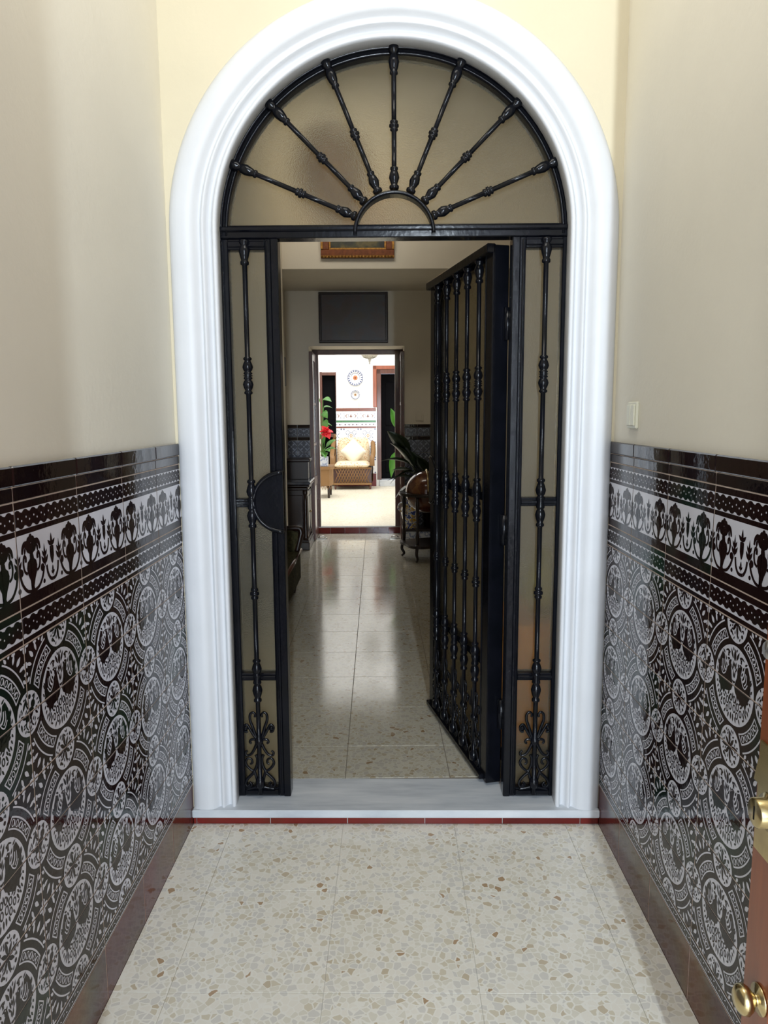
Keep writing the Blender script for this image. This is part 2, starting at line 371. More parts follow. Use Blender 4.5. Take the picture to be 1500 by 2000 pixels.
def roundel_layers():
    rnd = random.Random(3)
    white = disc(0, 0, 8.75, 40) + rot4(disc(14, 0, 4.55, 26))
    for k in range(4):
        a = 90*k
        white += arc(0, 0, 10.05, 10.35, a+20, a+70) + arc(0, 0, 12.15, 12.5, a+24, a+66) + arc(0, 0, 13.9, 14.25, a+24, a+66)
        for e in (20.5, 69.5):
            c, s_ = math.cos(math.radians(a+e)), math.sin(math.radians(a+e)); f = 24.5 if e < 45 else 65.5
            c2, s2 = math.cos(math.radians(a+f)), math.sin(math.radians(a+f))
            white += stroke([(10.2*c, 10.2*s_), (12.3*c2, 12.3*s2)], 0.28)
        for i in range(5):
            th = math.radians(a+28.5+8.3*i); c, s_ = math.cos(th), math.sin(th); x, y = 11.25*c, 11.25*s_
            ring = []
            for q in range(11):
                u = 2*PI*q/10; rr, tt = 0.66*math.cos(u), 0.44*math.sin(u)
                ring.append((x+rr*c-tt*s_, y+rr*s_+tt*c))
            white += stroke(ring, 0.2, n=1)
            th2 = th+math.radians(4.1)
            if i < 4: white += leaf(10.6*math.cos(th2), 10.6*math.sin(th2), math.degrees(th2)+(14 if i % 2 else -14), 1.3, 0.34)
    # fill between the rings, on the dark ground
    fill = []
    for ang, r, l, wd in ((45, 15.2, 2.2, 1.0), (28, 15.8, 1.7, 0.8), (62, 15.8, 1.7, 0.8)):
        a = math.radians(ang); fill += leaf(r*math.cos(a), r*math.sin(a), ang, l, wd)
    fill += leaf(13.9, 12.2, 100, 1.6, 0.9) + leaf(12.2, 13.9, -10, 1.6, 0.9)
    for (x, y, an, l) in ((9.4, 11.6, 70, 2.2), (11.6, 9.4, 20, 2.2), (8.0, 13.2, 80, 1.3), (13.2, 8.0, 10, 1.3), (10.4, 13.3, 120, 1.5), (13.3, 10.4, -30, 1.5), (7.2, 12.7, 130, 1.4), (12.7, 7.2, -40, 1.4), (9.2, 13.4, 20, 1.2), (13.4, 9.2, 70, 1.2)):
        fill += leaf(x, y, an, l, 0.75)
    white += rot4(fill)
    # two birds back to back under a tree
    body = poly((0.35, -0.2), (0.9, 1.3), (1.5, 2.4), (1.35, 3.7), (1.75, 4.9), (2.5, 5.5), (3.4, 5.15), (2.7, 4.7), (2.45, 3.8), (2.75, 2.9), (3.6, 2.6), (4.3, 3.7), (4.7, 5.5), (5.7, 5.9), (6.7, 4.2), (7.3, 1.9), (7.1, -0.4), (6.0, -2.2), (5.6, -3.7), (4.9, -2.7), (4.3, -3.4), (3.6, -2.3), (1.8, -2.0), (0.8, -1.3))
    tree = leaf(0, 5.3, 90, 2.9, 1.1) + mx(leaf(0.7, 5.7, 62, 2.5, 0.75) + leaf(0.3, 3.6, 75, 1.9, 0.55) + stroke([(2.2, 6.6), (3.2, 7.0), (4.1, 6.6)], 0.6, 0.25) + leaf(0.15, 1.6, 80, 1.9, 0.5) + leaf(0.55, 3.1, 60, 1.5, 0.45)) + leaf(0, 4.1, 90, 1.2, 0.5)
    low = []
    for x, y, r in ((0.75, -3.0, .62), (2.3, -4.1, .7), (0.9, -5.0, .72), (3.7, -5.1, .62), (2.2, -6.1, .62)):
        low += stroke([(x+r*0.75*math.cos(2*PI*q/10), y+r*1.15*math.sin(2*PI*q/10)) for q in range(11)], 0.34, n=1)
    low += leaf(0.45, -6.2, -88, 1.9, 0.6) + leaf(1.4, -6.6, -72, 1.5, 0.55) + leaf(4.6, -4.3, -60, 1.7, 0.55) + leaf(3.0, -6.4, -60, 1.4, 0.5) + leaf(5.6, -4.2, -50, 1.3, 0.5) + leaf(6.3, -3.2, -60, 1.4, 0.5) + leaf(1.5, -2.6, -90, 1.4, 0.4)
    dark = mx(body) + tree + mx(low) + leaf(0, -1.6, -90, 1.5, 0.4)
    # little beasts in the small roundels
    beast = disc(0.2, -0.2, 1.9, 14, 1.05, 0.5) + disc(1.7, 1.5, 0.85, 12) + leaf(1.9, 2.0, 60, 1.6, 0.6) + leaf(-1.3, -0.6, 150, 2.2, 0.8) + stroke([(-0.9, -0.8), (-1.3, -2.2), (-0.6, -3.2)], 0.55, 0.25) + stroke([(0.6, -1.0), (0.9, -2.4), (1.7, -3.0)], 0.55, 0.25) + leaf(-2.2, 1.2, 60, 2.2, 0.7) + leaf(-0.8, 1.5, 95, 2.3, 0.7) + leaf(2.4, -0.3, -40, 1.5, 0.6) + leaf(-3.2, -1.0, -80, 1.7, 0.6) + disc(0.6, 3.3, 0.5, 10) + stroke([(-1.2, -3.3), (0, -3.8), (1.2, -3.6)], 0.35, 0.2)
    bloom = []
    for k in range(8): bloom += leaf(0.5*math.cos(k*PI/4), 0.5*math.sin(k*PI/4), 45*k+10, 2.3 if k % 2 else 3.2, 0.9)
    bloom += disc(0, 0, 0.9, 12) + disc(2.6, 2.3, .45, 8) + disc(-2.6, 2.2, .45, 8) + disc(2.5, -2.5, .45, 8) + disc(-2.4, -2.5, .45, 8)
    pts = [p for q in dark for p in q] + [(0.3*k, -1.0+0.5*k) for k in range(4)]
    def inside(x, y, q):
        c = False
        for k in range(len(q)):
            (x1, y1), (x2, y2) = q[k], q[k-1]
            if (y1 > y) != (y2 > y) and x < (x2-x1)*(y-y1)/(y2-y1)+x1: c = not c
        return c
    for k in range(900):
        x, y = rnd.uniform(0.2, 8.3), rnd.uniform(-8.3, 8.3)
        if math.hypot(x, y) > 7.9 or inside(x, y, body[0]) or min(math.hypot(x-p, y-q) for p, q in pts) < 0.5: continue
        lf_ = leaf(x-0.4, y-0.2, rnd.choice((60, 90, 30, 120, -60)), rnd.uniform(0.9, 1.4), 0.5)
        pts += lf_[0]; dark += mx(lf_)
    for shp in (beast, bloom):
        pts = [p for q in shp for p in q]
        for k in range(400):
            x, y = rnd.uniform(-4, 4), rnd.uniform(-4, 4)
            if math.hypot(x, y) > 3.9 or any(inside(x, y, q) for q in shp) or min(math.hypot(x-p, y-q) for p, q in pts) < 0.42: continue
            l2 = leaf(x-0.2, y-0.3, rnd.choice((60, 90, 20, 130)), rnd.uniform(0.7, 1.1), 0.42); pts += l2[0]; shp += l2
    for p in ((14, 0), (-14, 0)): dark += sh(beast, *p)
    for p in ((0, 14), (0, -14)): dark += sh(bloom, *p)
    # white feather lines on the birds
    fine = mx(stroke([(3.3, 2.9), (3.9, 1.6), (5.0, 1.0), (6.0, 2.2)], 0.26) + stroke([(3.9, 2.1), (4.7, 2.9), (4.9, 4.3)], 0.5, 0.3) + stroke([(4.7, 1.6), (5.5, 2.6), (5.5, 4.2)], 0.3, 0.18) + disc(2.35, 4.95, 0.16, 8))
    return [(white, 1, 0.35), (dark, 0, 0.7), (fine, 1, 1.0)]
RL = roundel_layers()
GM = [M['glaze'], M['glaze_white']]
ME_UP = tile_mesh('roundel_tile_upper', 0.28, 0.14, RL, GM, cy=7)
ME_LO = tile_mesh('roundel_tile_lower', 0.28, 0.14, RL, GM, cy=-7)

def rope(y, half=1.75, n=9):
    dk = []; dots = []; p = 28.0/n
    for i in range(-1, n+1):
        x = -14+p*(i+0.5)
        dk += disc(x-0.55, y+0.25, 1.66, 16) + disc(x+0.75, y-0.25, 1.66, 16)
        dots += disc(x-0.35, y+0.30, 0.21, 8) + disc(x+0.95, y-0.30, 0.21, 8)
    dk += poly((-15, y-1.25), (15, y-1.25), (15, y+1.25), (-15, y+1.25))
    return dk, dots
def bar(y0, y1): return poly((-15, y0), (15, y0), (15, y1), (-15, y1))
def frieze_layers():
    white = bar(2.5, 14.6) + bar(15.7, 19.7)
    urn = mx(poly((0, 2.4), (0.8, 2.4), (0.40, 3.6), (0.95, 5.0), (1.80, 6.4), (2.10, 7.7), (1.75, 8.8), (0.95, 9.3), (0.50, 9.7), (0.75, 10.2), (0, 10.6))
             + stroke([(1.9, 6.6), (2.9, 7.2), (3.35, 8.8), (2.95, 10.2), (2.35, 9.9), (2.4, 9.0)], 0.6, 0.8)
             + disc(0.85, 11.7, 1.15, 12) + disc(0.75, 13.1, 0.85, 12) + disc(1.6, 12.6, 0.7, 10)
             + stroke([(0.9, 11.4), (2.2, 12.6), (3.2, 12.1), (3.6, 10.8)], 1.7, 0.6) + leaf(2.4, 12.0, -80, 1.7, 0.8)) + disc(0, 13.8, 0.65, 10) + disc(0, 11.3, 1.2, 12)
    sprig = leaf(0, 6.6, 90, 5.0, 0.9) + mx(leaf(0.1, 7.2, 55, 2.3, 0.85) + leaf(0.1, 8.7, 58, 1.8, 0.7))
    dk = []
    for s_ in (-1, 1):
        dk += sh(urn, 8.6*s_, 0)
        o = lambda pts: [(8.6*s_+a*s_, b) for a, b in pts]
        dk += stroke(o([(0, 2.7), (2.4, 3.2), (4.2, 5.0), (5.0, 7.4)]), 0.7, 0.75) + stroke(o([(0, 2.7), (-2.3, 3.2), (-4.0, 4.8), (-4.9, 6.8)]), 0.7, 0.75)
        dk += disc(8.6*s_+4.6*s_, 7.3, 0.85, 12) + disc(8.6*s_-4.2*s_, 6.7, 0.85, 12)
        dk += sh(sprig, 8.6*s_-5.4*s_, 0) + disc(8.6*s_-4.6*s_, 3.7, 0.5, 10)
        dk += sh(sprig, 14*s_, 0.5) + disc(14*s_, 3.8, 0.6, 10) + disc(12.9*s_, 7.2, 0.8, 10)
    dk += mx(poly((0, 6.6), (0.35, 7.0), (0.85, 8.3), (0.5, 9.6), (0.85, 10.4), (0, 10.6)) + leaf(0.1, 10.6, 40, 2.0, 0.9) + stroke([(0, 3.4), (1.2, 3.7), (2.2, 5.0), (2.6, 6.8)], 0.75) + leaf(0.1, 4.5, 50, 1.0, 0.5)) + leaf(0, 10.4, 90, 2.9, 0.9) + leaf(0, 6.4, -90, 2.4, 0.7)
    r, dots = rope(17.7)
    return [(white, 1, 0.35), (dk+r, 0, 0.7), (dots, 1, 1.0)]
ME_FR = tile_mesh('urn_frieze_tile', 0.28, 0.213, frieze_layers(), GM, cy=10.65)
r_, d_ = rope(3.5)
ME_RO = tile_mesh('rope_border_tile', 0.28, 0.070, [(bar(1.2, 5.5), 1, 0.35), (r_, 0, 0.7), (d_, 1, 1.0)], GM, cy=3.5)
bl = bar(0.55, 0.85) + bar(2.85, 3.15)
wv = []
for i in range(20): wv += leaf(-13.5+1.4*i, 1.85, 35 if i % 2 else -35, 0.9, 0.28)
ME_BO = tile_mesh('leaf_border_tile', 0.28, 0.037, [(bl+wv, 1, 0.35)], GM, cy=1.85)
ME_CAP = tile_mesh('cap_tile', 0.28, 0.041, [], [M['glaze_cap']], t=0.012, chamfer=0.003)
ME_LIN = tile_mesh('liner_tile', 0.28, 0.029, [], [M['glaze_cap']], t=0.009, chamfer=0.002)
ME_SK = tile_mesh('skirting_tile', 0.28, 0.165, [], [M['glaze_skirt']], t=0.008)

# ------------------------------------------------------------------ entrance passage
HW = 0.7325; TK = 0.008
Y0 = -2.19
def trimmed(me_src, cut0, cut1, name):
    """a tile cut short at the end of a run: keep local x between cut0 and cut1"""
    me = me_src.copy(); me.name = name; bm = bmesh.new(); bm.from_mesh(me)
    for co, no in (((cut1, 0, 0), (1, 0, 0)), ((cut0, 0, 0), (-1, 0, 0))):
        bmesh.ops.bisect_plane(bm, geom=bm.verts[:]+bm.edges[:]+bm.faces[:], plane_co=co, plane_no=no, clear_outer=True)
    bm.to_mesh(me); bm.free(); return me
ROWS = [('cap_tile', ME_CAP, 1.3545), ('liner_tile', ME_LIN, 1.3195), ('frieze_tile', ME_FR, 1.1985), ('rope_tile', ME_RO, 1.057)]
for k in range(3):
    ROWS += [('wall_tile', ME_UP, 1.022-0.28*k-0.07), ('wall_tile', ME_LO, 1.022-0.28*k-0.21)]
ROWS += [('border_tile', ME_BO, 0.1635), ('skirting_tile', ME_SK, 0.0625)]
def side_wall(name, sx, first, label):
    o = MB().box(sx*(HW+TK), sx*(HW+TK+0.14), -2.21, 0.0, 1.372, 3.4).box(sx*(HW+0.0005), sx*(HW+TK+0.14), -2.21, 0.0, 0, 1.372, 1).build(name, [M['paint'], M['grout']], label=label, cat='wall', kind='structure')
    rot = RZ(PI/2) if sx < 0 else RZ(-PI/2)
    for nm, me, z in ROWS:
        e0 = trimmed(me, -0.14, 0.14, me.name)
        for k in range(-1, 8):
            yc = first-0.28*k-0.14          # centre of the tile that starts at joint k
            lo, hi = yc-0.14, yc+0.14
            m = me
            if hi > -0.002 or lo < Y0:
                a, b = max(lo, Y0)-yc, min(hi, -0.002)-yc
                if b-a < 0.01: continue
                if sx > 0: a, b = -b, -a
                m = trimmed(me, a, b, me.name+'_cut')
            place(nm, m, o, T(sx*(HW+TK), yc, z) @ rot)
        bpy.data.meshes.remove(e0)
    return o
WL = side_wall('wall_left', -1, -0.246, 'cream left passage wall with dark lustre tile dado')
WR = side_wall('wall_right', 1, -0.2392, 'cream right passage wall with dark lustre tile dado')

# floor of the passage: terrazzo tiles
fl = MB().box(-HW, HW, -2.4, 0.0, -0.06, -0.003).build('floor', M['grout_light'], label='speckled beige terrazzo floor of the entrance passage', cat='floor', kind='structure')
def floor_tiles(parent, xs, ys, z, mat, gap, t=0.02):
    cache = {}
    for i in range(len(xs)-1):
        for j in range(len(ys)-1):
            a, b = xs[i+1]-xs[i], ys[j+1]-ys[j]; key = (round(a, 4), round(b, 4))
            if key not in cache: cache[key] = MB().box(-a/2+gap, a/2-gap, -b/2+gap, b/2-gap, -t, 0, 0, 0.0006).mesh('floor_tile', mat)
            place('floor_tile', cache[key], parent, T((xs[i]+xs[i+1])/2, (ys[j]+ys[j+1])/2, z))
floor_tiles(fl, [-HW, -0.588, -0.188, 0.212, 0.612, HW], [-2.384, -1.984, -1.584, -1.184, -0.784, -0.384, -0.012], 0, M['terrazzo'], 0.0005)

# marble step with tiled riser
st = MB().box(-HW, HW, -0.03, 0.205, 0.030, 0.060, 0, 0.004).build('trim_2', M['marble'], label='pale grey marble step under the arched gate', cat='step', kind='structure')
MB().box(-HW, HW, -0.004, 0.20, -0.05, 0.030).build('riser_bed', M['grout_light'], st)
jx = [-HW, -0.721, -0.453, -0.173, 0.107, 0.387, 0.667, HW]
for a, b in zip(jx, jx[1:]):
    MB().box(a+0.0012, b-0.0012, -0.012, -0.004, -0.0005, 0.0295, 0, 0.001).build('riser_tile', M['glaze_red'], st)

# wall with the arched opening
CZ = 2.065; GX = 0.004
def arch_wall(r, y0, y1, x0, x1, ztop, zbot):
    ang = sorted(set([PI*k/48 for k in range(49)] + [math.atan2(ztop-CZ, x1-GX), math.atan2(ztop-CZ, x0-GX)]))
    inn = [(GX+r, zbot)] + [(GX+r*math.cos(a), CZ+r*math.sin(a)) for a in ang] + [(GX-r, zbot)]
    def cast(a):
        c, s_ = math.cos(a), math.sin(a); t = 1e9
        if c > 1e-6: t = min(t, (x1-GX)/c)
        if c < -1e-6: t = min(t, (x0-GX)/c)
        if s_ > 1e-6: t = min(t, (ztop-CZ)/s_)
        return (GX+t*c, CZ+t*s_)
    out = [(x1, zbot)] + [cast(a) for a in ang] + [(x0, zbot)]
    mb = MB(); n = len(inn)
    for y, flip in ((y0, False), (y1, True)):
        vs = [(x, y, z) for x, z in inn] + [(x, y, z) for x, z in out]
        fs = [(i, n+i, n+i+1, i+1) for i in range(n-1)]
        mb.add(vs, fs)
    mb.add([(x, y0, z) for x, z in inn] + [(x, y1, z) for x, z in inn], [(i, i+1, n+i+1, n+i) for i in range(n-1)])
    mb.add([(x, y0, z) for x, z in out] + [(x, y1, z) for x, z in out], [(i, n+i, n+i+1, i+1) for i in range(n-1)])
    return mb
arch_wall(0.69, 0.0, 0.20, -1.75, 1.75, 3.75, 0.0).build('wall_back', [M['paint_warm_lit']], label='cream end wall with the arched gateway', cat='wall', kind='structure')
# moulded white surround, swept along the arch
prof = [(0.70, 0.199), (0.606, 0.199), (0.606, 0.10), (0.582, 0.09), (0.578, 0.010), (0.579, 0.001), (0.583, -0.003), (0.590, -0.004), (0.593, 0.003), (0.596, 0.012), (0.602, 0.015), (0.609, 0.011), (0.615, 0.002), (0.618, -0.008), (0.626, -0.010), (0.629, -0.002), (0.634, 0.001), (0.641, -0.005), (0.649, -0.0150), (0.660, -0.0220), (0.676, -0.0245), (0.699, -0.023), (0.715, -0.018), (0.727, -0.009), (0.732, 0.0), (0.732, 0.004)]
def surround():
    path = [(1, 0, 0.060), (1, 0, 0.6), (1, 0, 1.3)] + [(math.cos(PI*k/56), math.sin(PI*k/56), CZ) for k in range(57)] + [(-1, 0, 1.3), (-1, 0, 0.6), (-1, 0, 0.060)]
    n = len(prof); vs = []; fs = []
    for cx_, sz, base in path:
        for r, y in prof: vs.append((0.0005+r*cx_, y, base+r*sz))
    for i in range(len(path)-1):
        for k in range(n-1): fs.append((i*n+k, i*n+k+1, (i+1)*n+k+1, (i+1)*n+k))
    return MB().add(vs, fs, 0, True)
surround().build('trim_1', M['white_trim'], label='white moulded plaster surround of the arch', cat='trim', kind='structure')

MB().box(-0.9, 0.9, -2.4, 0, 3.4, 3.5).build('ceiling', M['ceil'], label='white ceiling of the entrance passage', cat='ceiling', kind='structure')
# street front wall behind the camera with its open doorway
MB().box(-1.5, -0.41, -2.40, -2.2, -0.05, 3.5).box(0.68, 1.5, -2.40, -2.2, -0.05, 3.5).box(-0.41, 0.68, -2.40, -2.2, 3.2, 3.5).build('wall_front', M['paint'], label='street wall around the open house door', cat='wall', kind='structure')
def house_leaf(name, wd, mat4, side, label, hardware):
    root = empty(name, mat4, label=label, cat='door', kind='structure')
    # local: x from hinge to free edge, y thickness (0..0.045), z up
    b = MB().box(0, 0.09, 0, 0.045, 0, 2.95, 0, 0.003).box(wd-0.09, wd, 0, 0.045, 0, 2.95, 0, 0.003)
    for z0, z1 in ((0, 0.16), (0.92, 1.04), (1.9, 2.02), (2.83, 2.95)): b.box(0.088, wd-0.088, 0.001, 0.044, z0, z1, 0, 0.003)
    b.build('leaf_frame', M['door_wood'], root)
    for z0, z1 in ((0.16, 0.92), (1.04, 1.9), (2.02, 2.83)):
        MB().box(0.085, wd-0.085, 0.012, 0.033, z0-0.003, z1+0.003).box(0.13, wd-0.13, 0.004, 0.041, z0+0.05, z1-0.05, 0, 0.01).build('panel', M['door_wood'], root)
    return root
RLf = house_leaf('door_1', 0.94, T(0.675, -2.19, 0.01) @ RZ(PI/2), 1, 'varnished brown house door leaf open against the right wall', True)
# its brass fittings, on the face towards the passage (local +y)
def knob(z, prof, mat, x=0.88):
    return MB().lathe(prof, (x, 0.045, z), (0, 1, 0), 20).build('knob', mat, RLf)
knob(1.075, [(0.0, 0), (0.020, 0), (0.020, 0.003), (0.008, 0.006), (0.008, 0.012), (0.015, 0.016), (0.018, 0.023), (0.014, 0.030), (0.0, 0.032)], M['steel'])
lk = MB().box(0.835, 0.93, 0.045, 0.049, 0.70, 0.90, 0, 0.002).lathe([(0.034, 0.0), (0.032, 0.008), (0.025, 0.011), (0.025, 0.028), (0.022, 0.030), (0.0, 0.030)], (0.885, 0.045, 0.790), (0, 1, 0), 22).build('lock', M['brass'], RLf)
MB().prism([(0.845, 0.83), (0.925, 0.83), (0.915, 0.87), (0.885, 0.91), (0.855, 0.87)], 0.048, 0.058).build('lock_plate', M['brass'], lk)
MB().box(0.8835, 0.8865, 0.075, 0.0756, 0.778, 0.802).build('keyhole', M['black'], lk)
knob(0.445, [(0.0, 0), (0.026, 0), (0.026, 0.004), (0.011, 0.007), (0.010, 0.012), (0.020, 0.018), (0.026, 0.027), (0.024, 0.036), (0.016, 0.042), (0.0, 0.044)], M['brass'])
# light switch
sw = empty('light_switch', T(HW+TK, -0.20, 1.462), label='ivory double light switch on the right passage wall', cat='light switch')
MB().box(-0.009, 0, -0.041, 0.041, -0.041, 0.041, 0, 0.003).build('plate', M['switch'], sw)
for y in (-0.033, 0.001): MB().box(-0.0145, -0.0085, y, y+0.032, -0.032, 0.032, 0, 0.002).build('rocker', M['switch'], sw)

# ------------------------------------------------------------------ wrought-iron gate
IR = M['iron']; IY = 0.07         # front face of the iron frame
def knob_set(z0, z1, up=True):
    """one collar + bulb + ring between z0 (collar) and z1 (ring)"""
    d = z1-z0
    return [(0.0085, z0-0.004*(1 if d > 0 else -1)), (0.0145, z0), (0.0145, z0+0.10*d), (0.010, z0+0.17*d), (0.0150, z0+0.36*d), (0.0185, z0+0.58*d), (0.0150, z0+0.78*d), (0.0105, z0+0.88*d), (0.0150, z0+0.95*d), (0.0155, z1)]
def baluster_profile():
    R0 = 0.0085; p = [(R0, 0.075), (R0, 0.100), (0.016, 0.105), (0.018, 0.121), (0.016, 0.136), (R0, 0.142), (R0, 0.268), (0.015, 0.274), (0.016, 0.283), (0.015, 0.292), (R0, 0.298)]
    p += knob_set(0.436, 0.508) + [(0.011, 0.5215)] + knob_set(0.591, 0.535)[::-1]
    p += [(R0, 0.815), (0.013, 0.819), (0.0135, 0.826), (R0, 0.829), (0.0165, 0.833), (0.0165, 0.842), (R0, 0.846), (0.0135, 0.849), (0.013, 0.856), (R0, 0.860)]
    p += knob_set(1.078, 1.146) + [(0.011, 1.161)] + knob_set(1.242, 1.176)[::-1]
    p += knob_set(1.542, 1.595) + [(0.011, 1.599), (0.0175, 1.602), (0.011, 1.605)] + knob_set(1.662, 1.609)[::-1]
    p += [(R0, 1.966), (0.0145, 1.970), (0.0145, 1.978), (0.011, 1.983), (0.0150, 1.996), (0.0190, 2.012), (0.0150, 2.026), (0.010, 2.032), (0.017, 2.040), (0.017, 2.048)]
    return p
ME_BAL = MB().lathe(baluster_profile(), n=14).mesh('baluster', IR)
def scroll_pts():
    # right half of the scroll ornament, metres about the rod at the panel's foot
    return [[(0.004, 0.262), (0.012, 0.300), (0.022, 0.335), (0.031, 0.362), (0.030, 0.384), (0.020, 0.392), (0.012, 0.384), (0.014, 0.374)],
            [(0.006, 0.285), (0.020, 0.305), (0.034, 0.330), (0.044, 0.345), (0.054, 0.335), (0.050, 0.318), (0.040, 0.318)],
            [(0.006, 0.282), (0.018, 0.288), (0.030, 0.286), (0.034, 0.277), (0.028, 0.272)],
            [(0.006, 0.280), (0.016, 0.255), (0.030, 0.232), (0.046, 0.225), (0.052, 0.236), (0.044, 0.244)],
            [(0.014, 0.228), (0.008, 0.214), (0.010, 0.190), (0.022, 0.166), (0.040, 0.176), (0.052, 0.196), (0.044, 0.214), (0.030, 0.210), (0.028, 0.196), (0.036, 0.192)],
            [(0.022, 0.168), (0.014, 0.140), (0.010, 0.112)],
            [(0.020, 0.160), (0.036, 0.146), (0.050, 0.130), (0.054, 0.112), (0.042, 0.102), (0.032, 0.112), (0.040, 0.122)],
            [(0.008, 0.104), (0.030, 0.098), (0.052, 0.094)]]
def scroll_mesh():
    mb = MB()
    for s_ in (-1, 1):
        for path in scroll_pts():
            p = cr([(s_*a, 0, b) for a, b in path], 4); m = len(p)
            mb.tube(p, [0.0062-0.0022*i/m for i in range(m)], 6, flat=0.8)
        mb.lathe([(0.0, 0), (0.008, 0.001), (0.009, 0.005), (0.0, 0.008)], (s_*0.047, -0.003, 0.332), (0, -1, 0), 8)
        mb.lathe([(0.0, 0), (0.006, 0.001), (0.007, 0.005), (0.0, 0.008)], (s_*0.041, -0.003, 0.112), (0, -1, 0), 8)
    return mb.mesh('scroll_ornament', IR)
ME_SCR = scroll_mesh()
def bead_frame(mb, x0, x1, z0, z1, y, t=0.006):
    """raised inner moulding round an opening"""
    for a in ((x0-t, x0+t, z0-t, z1+t), (x1-t, x1+t, z0-t, z1+t)): mb.box(a[0], a[1], y-0.012, y, a[2], a[3], 0, 0.003)
    for a in ((x0, x1, z0-t, z0+t), (x0, x1, z1-t, z1+t)): mb.box(a[0], a[1], y-0.012, y, a[2], a[3], 0, 0.003)
RAILS = [(0.060, 0.095), (0.508, 0.536), (1.146, 1.177), (2.020, 2.056)]
def half_plate(r, s_, z, y0, y1, x):
    mb = MB(); P = [(x+s_*r*math.sin(PI*k/20), z+r*math.cos(PI*k/20)) for k in range(21)]
    mb.prism(P, y0, y1)
    mb.tube([(px, y0-0.001, pz) for px, pz in P], 0.008, 8)
    return mb
def side_panel(s_, label):
    """fixed side light; local x grows from the arch jamb to the door post"""
    root = empty('gate_side_panel', T(GX-0.593 if s_ < 0 else GX+0.597, IY, 0), label=label, cat='gate panel', group='fixed side panels of the gate')
    X = lambda a: -s_*a
    def bx(mb, a, b, y0, y1, z0, z1, c=0.003): mb.box(min(X(a), X(b)), max(X(a), X(b)), y0, y1, z0, z1, 0, c)
    mb = MB(); bx(mb, 0, 0.033, 0, 0.045, 0.060, 2.056); bx(mb, 0.004, 0.014, -0.008, 0, 0.064, 2.05); mb.build('stile', IR, root)
    mb = MB(); bx(mb, 0.155, 0.177, 0, 0.045, 0.060, 2.056); bx(mb, 0.160, 0.168, -0.007, 0.0, 0.064, 2.05); mb.build('stile', IR, root)
    mb = MB(); bx(mb, 0.175, 0.201, -0.004, 0.055, 0.060, 2.056); mb.build('post', IR, root)
    for z0, z1 in RAILS:
        mb = MB(); bx(mb, 0.031, 0.157, 0.001, 0.044, z0, z1); bx(mb, 0.031, 0.157, -0.006, 0.002, z0+0.008, z1-0.008); mb.build('rail', IR, root)
    for (a, z0), (b, z1) in zip([(r[1], r[1]) for r in RAILS[:-1]], [(r[0], r[0]) for r in RAILS[1:]]):
        mb = MB(); bx(mb, 0.030, 0.158, 0.024, 0.029, z0-0.004, z1+0.004, 0); mb.build('glass_pane', M['frost'], root)
    place('baluster', ME_BAL, root, T(X(0.090), -0.012, 0))
    place('scroll_ornament', ME_SCR, root, T(X(0.090), -0.010, 0))
    if s_ < 0: half_plate(0.105, -1, 1.166, -0.014, 0.02, X(0.201)).build('lock_plate', IR, root)
    return root
side_panel(-1, 'black iron side panel with half-round lock plate, left of the open gate')
side_panel(1, 'black iron side panel right of the open gate leaf')

# fanlight in the arch
fan = empty('iron_fanlight', T(GX, IY, CZ), label='half-round black iron fanlight with seven radiating rods', cat='fanlight')
def ring_part(r0, r1, y0, y1, n=48, a0=0.0, a1=PI):
    vs = []; fs = []
    for k in range(n+1):
        a = a0+(a1-a0)*k/n; c, s_ = math.cos(a), math.sin(a)
        vs += [(r0*c, y0, r0*s_), (r1*c, y0, r1*s_), (r1*c, y1, r1*s_), (r0*c, y1, r0*s_)]
    for k in range(n):
        for q in range(4): fs.append((4*k+q, 4*k+(q+1) % 4, 4*k+4+(q+1) % 4, 4*k+4+q))
    fs += [(0, 1, 2, 3), (4*n+3, 4*n+2, 4*n+1, 4*n)]
    return MB().add(vs, fs)
fr = ring_part(0.558, 0.602, 0.0, 0.05); fr.v and None
for rr, t in ((0.564, 0.006), (0.582, 0.006)):
    fr.tube([(rr*math.cos(PI*k/48), -0.001, rr*math.sin(PI*k/48)) for k in range(49)], t, 6)
fr.build('arch_frame', IR, fan)
tr = MB().box(-0.601, 0.601, -0.004, 0.055, -0.009, 0.022, 0, 0.003).box(-0.598, 0.598, -0.014, -0.003, 0.012, 0.028, 0, 0.004).box(-0.59, 0.59, 0, 0.045, 0.02, 0.034, 0, 0.003)
tr.build('transom_bar', IR, fan)
# glass
P = [(0.565*math.cos(PI*k/40), 0.565*math.sin(PI*k/40)) for k in range(41)]
P = [(x, max(z, 0.02)) for x, z in P]
MB().prism(P, 0.028, 0.033).build('glass_pane', M['frost'], fan)
hub = ring_part(0.126, 0.137, -0.018, 0.03, 28); hub.tube([(0.131*math.cos(PI*k/28), -0.018, 0.131*math.sin(PI*k/28)) for k in range(29)], 0.0065, 6)
hub.build('hub_ring', IR, fan)
sp = [(0.0145, 0.138), (0.016, 0.142), (0.016, 0.148), (0.010, 0.153), (0.0135, 0.162), (0.0175, 0.174), (0.0145, 0.188), (0.0105, 0.197), (0.0130, 0.200), (0.0130, 0.206), (0.0080, 0.209),
      (0.0080, 0.318), (0.0130, 0.321), (0.0130, 0.326), (0.0100, 0.329), (0.0160, 0.332), (0.0160, 0.339), (0.0100, 0.342), (0.0130, 0.345), (0.0130, 0.350), (0.0080, 0.353),
      (0.0080, 0.490), (0.0130, 0.493), (0.0130, 0.499), (0.0105, 0.502), (0.0145, 0.513), (0.0175, 0.530), (0.0145, 0.545), (0.0100, 0.552), (0.0160, 0.560), (0.0160, 0.585), (0.010, 0.590)]
ME_SP = MB().lathe(sp, n=14).mesh('spoke', IR)
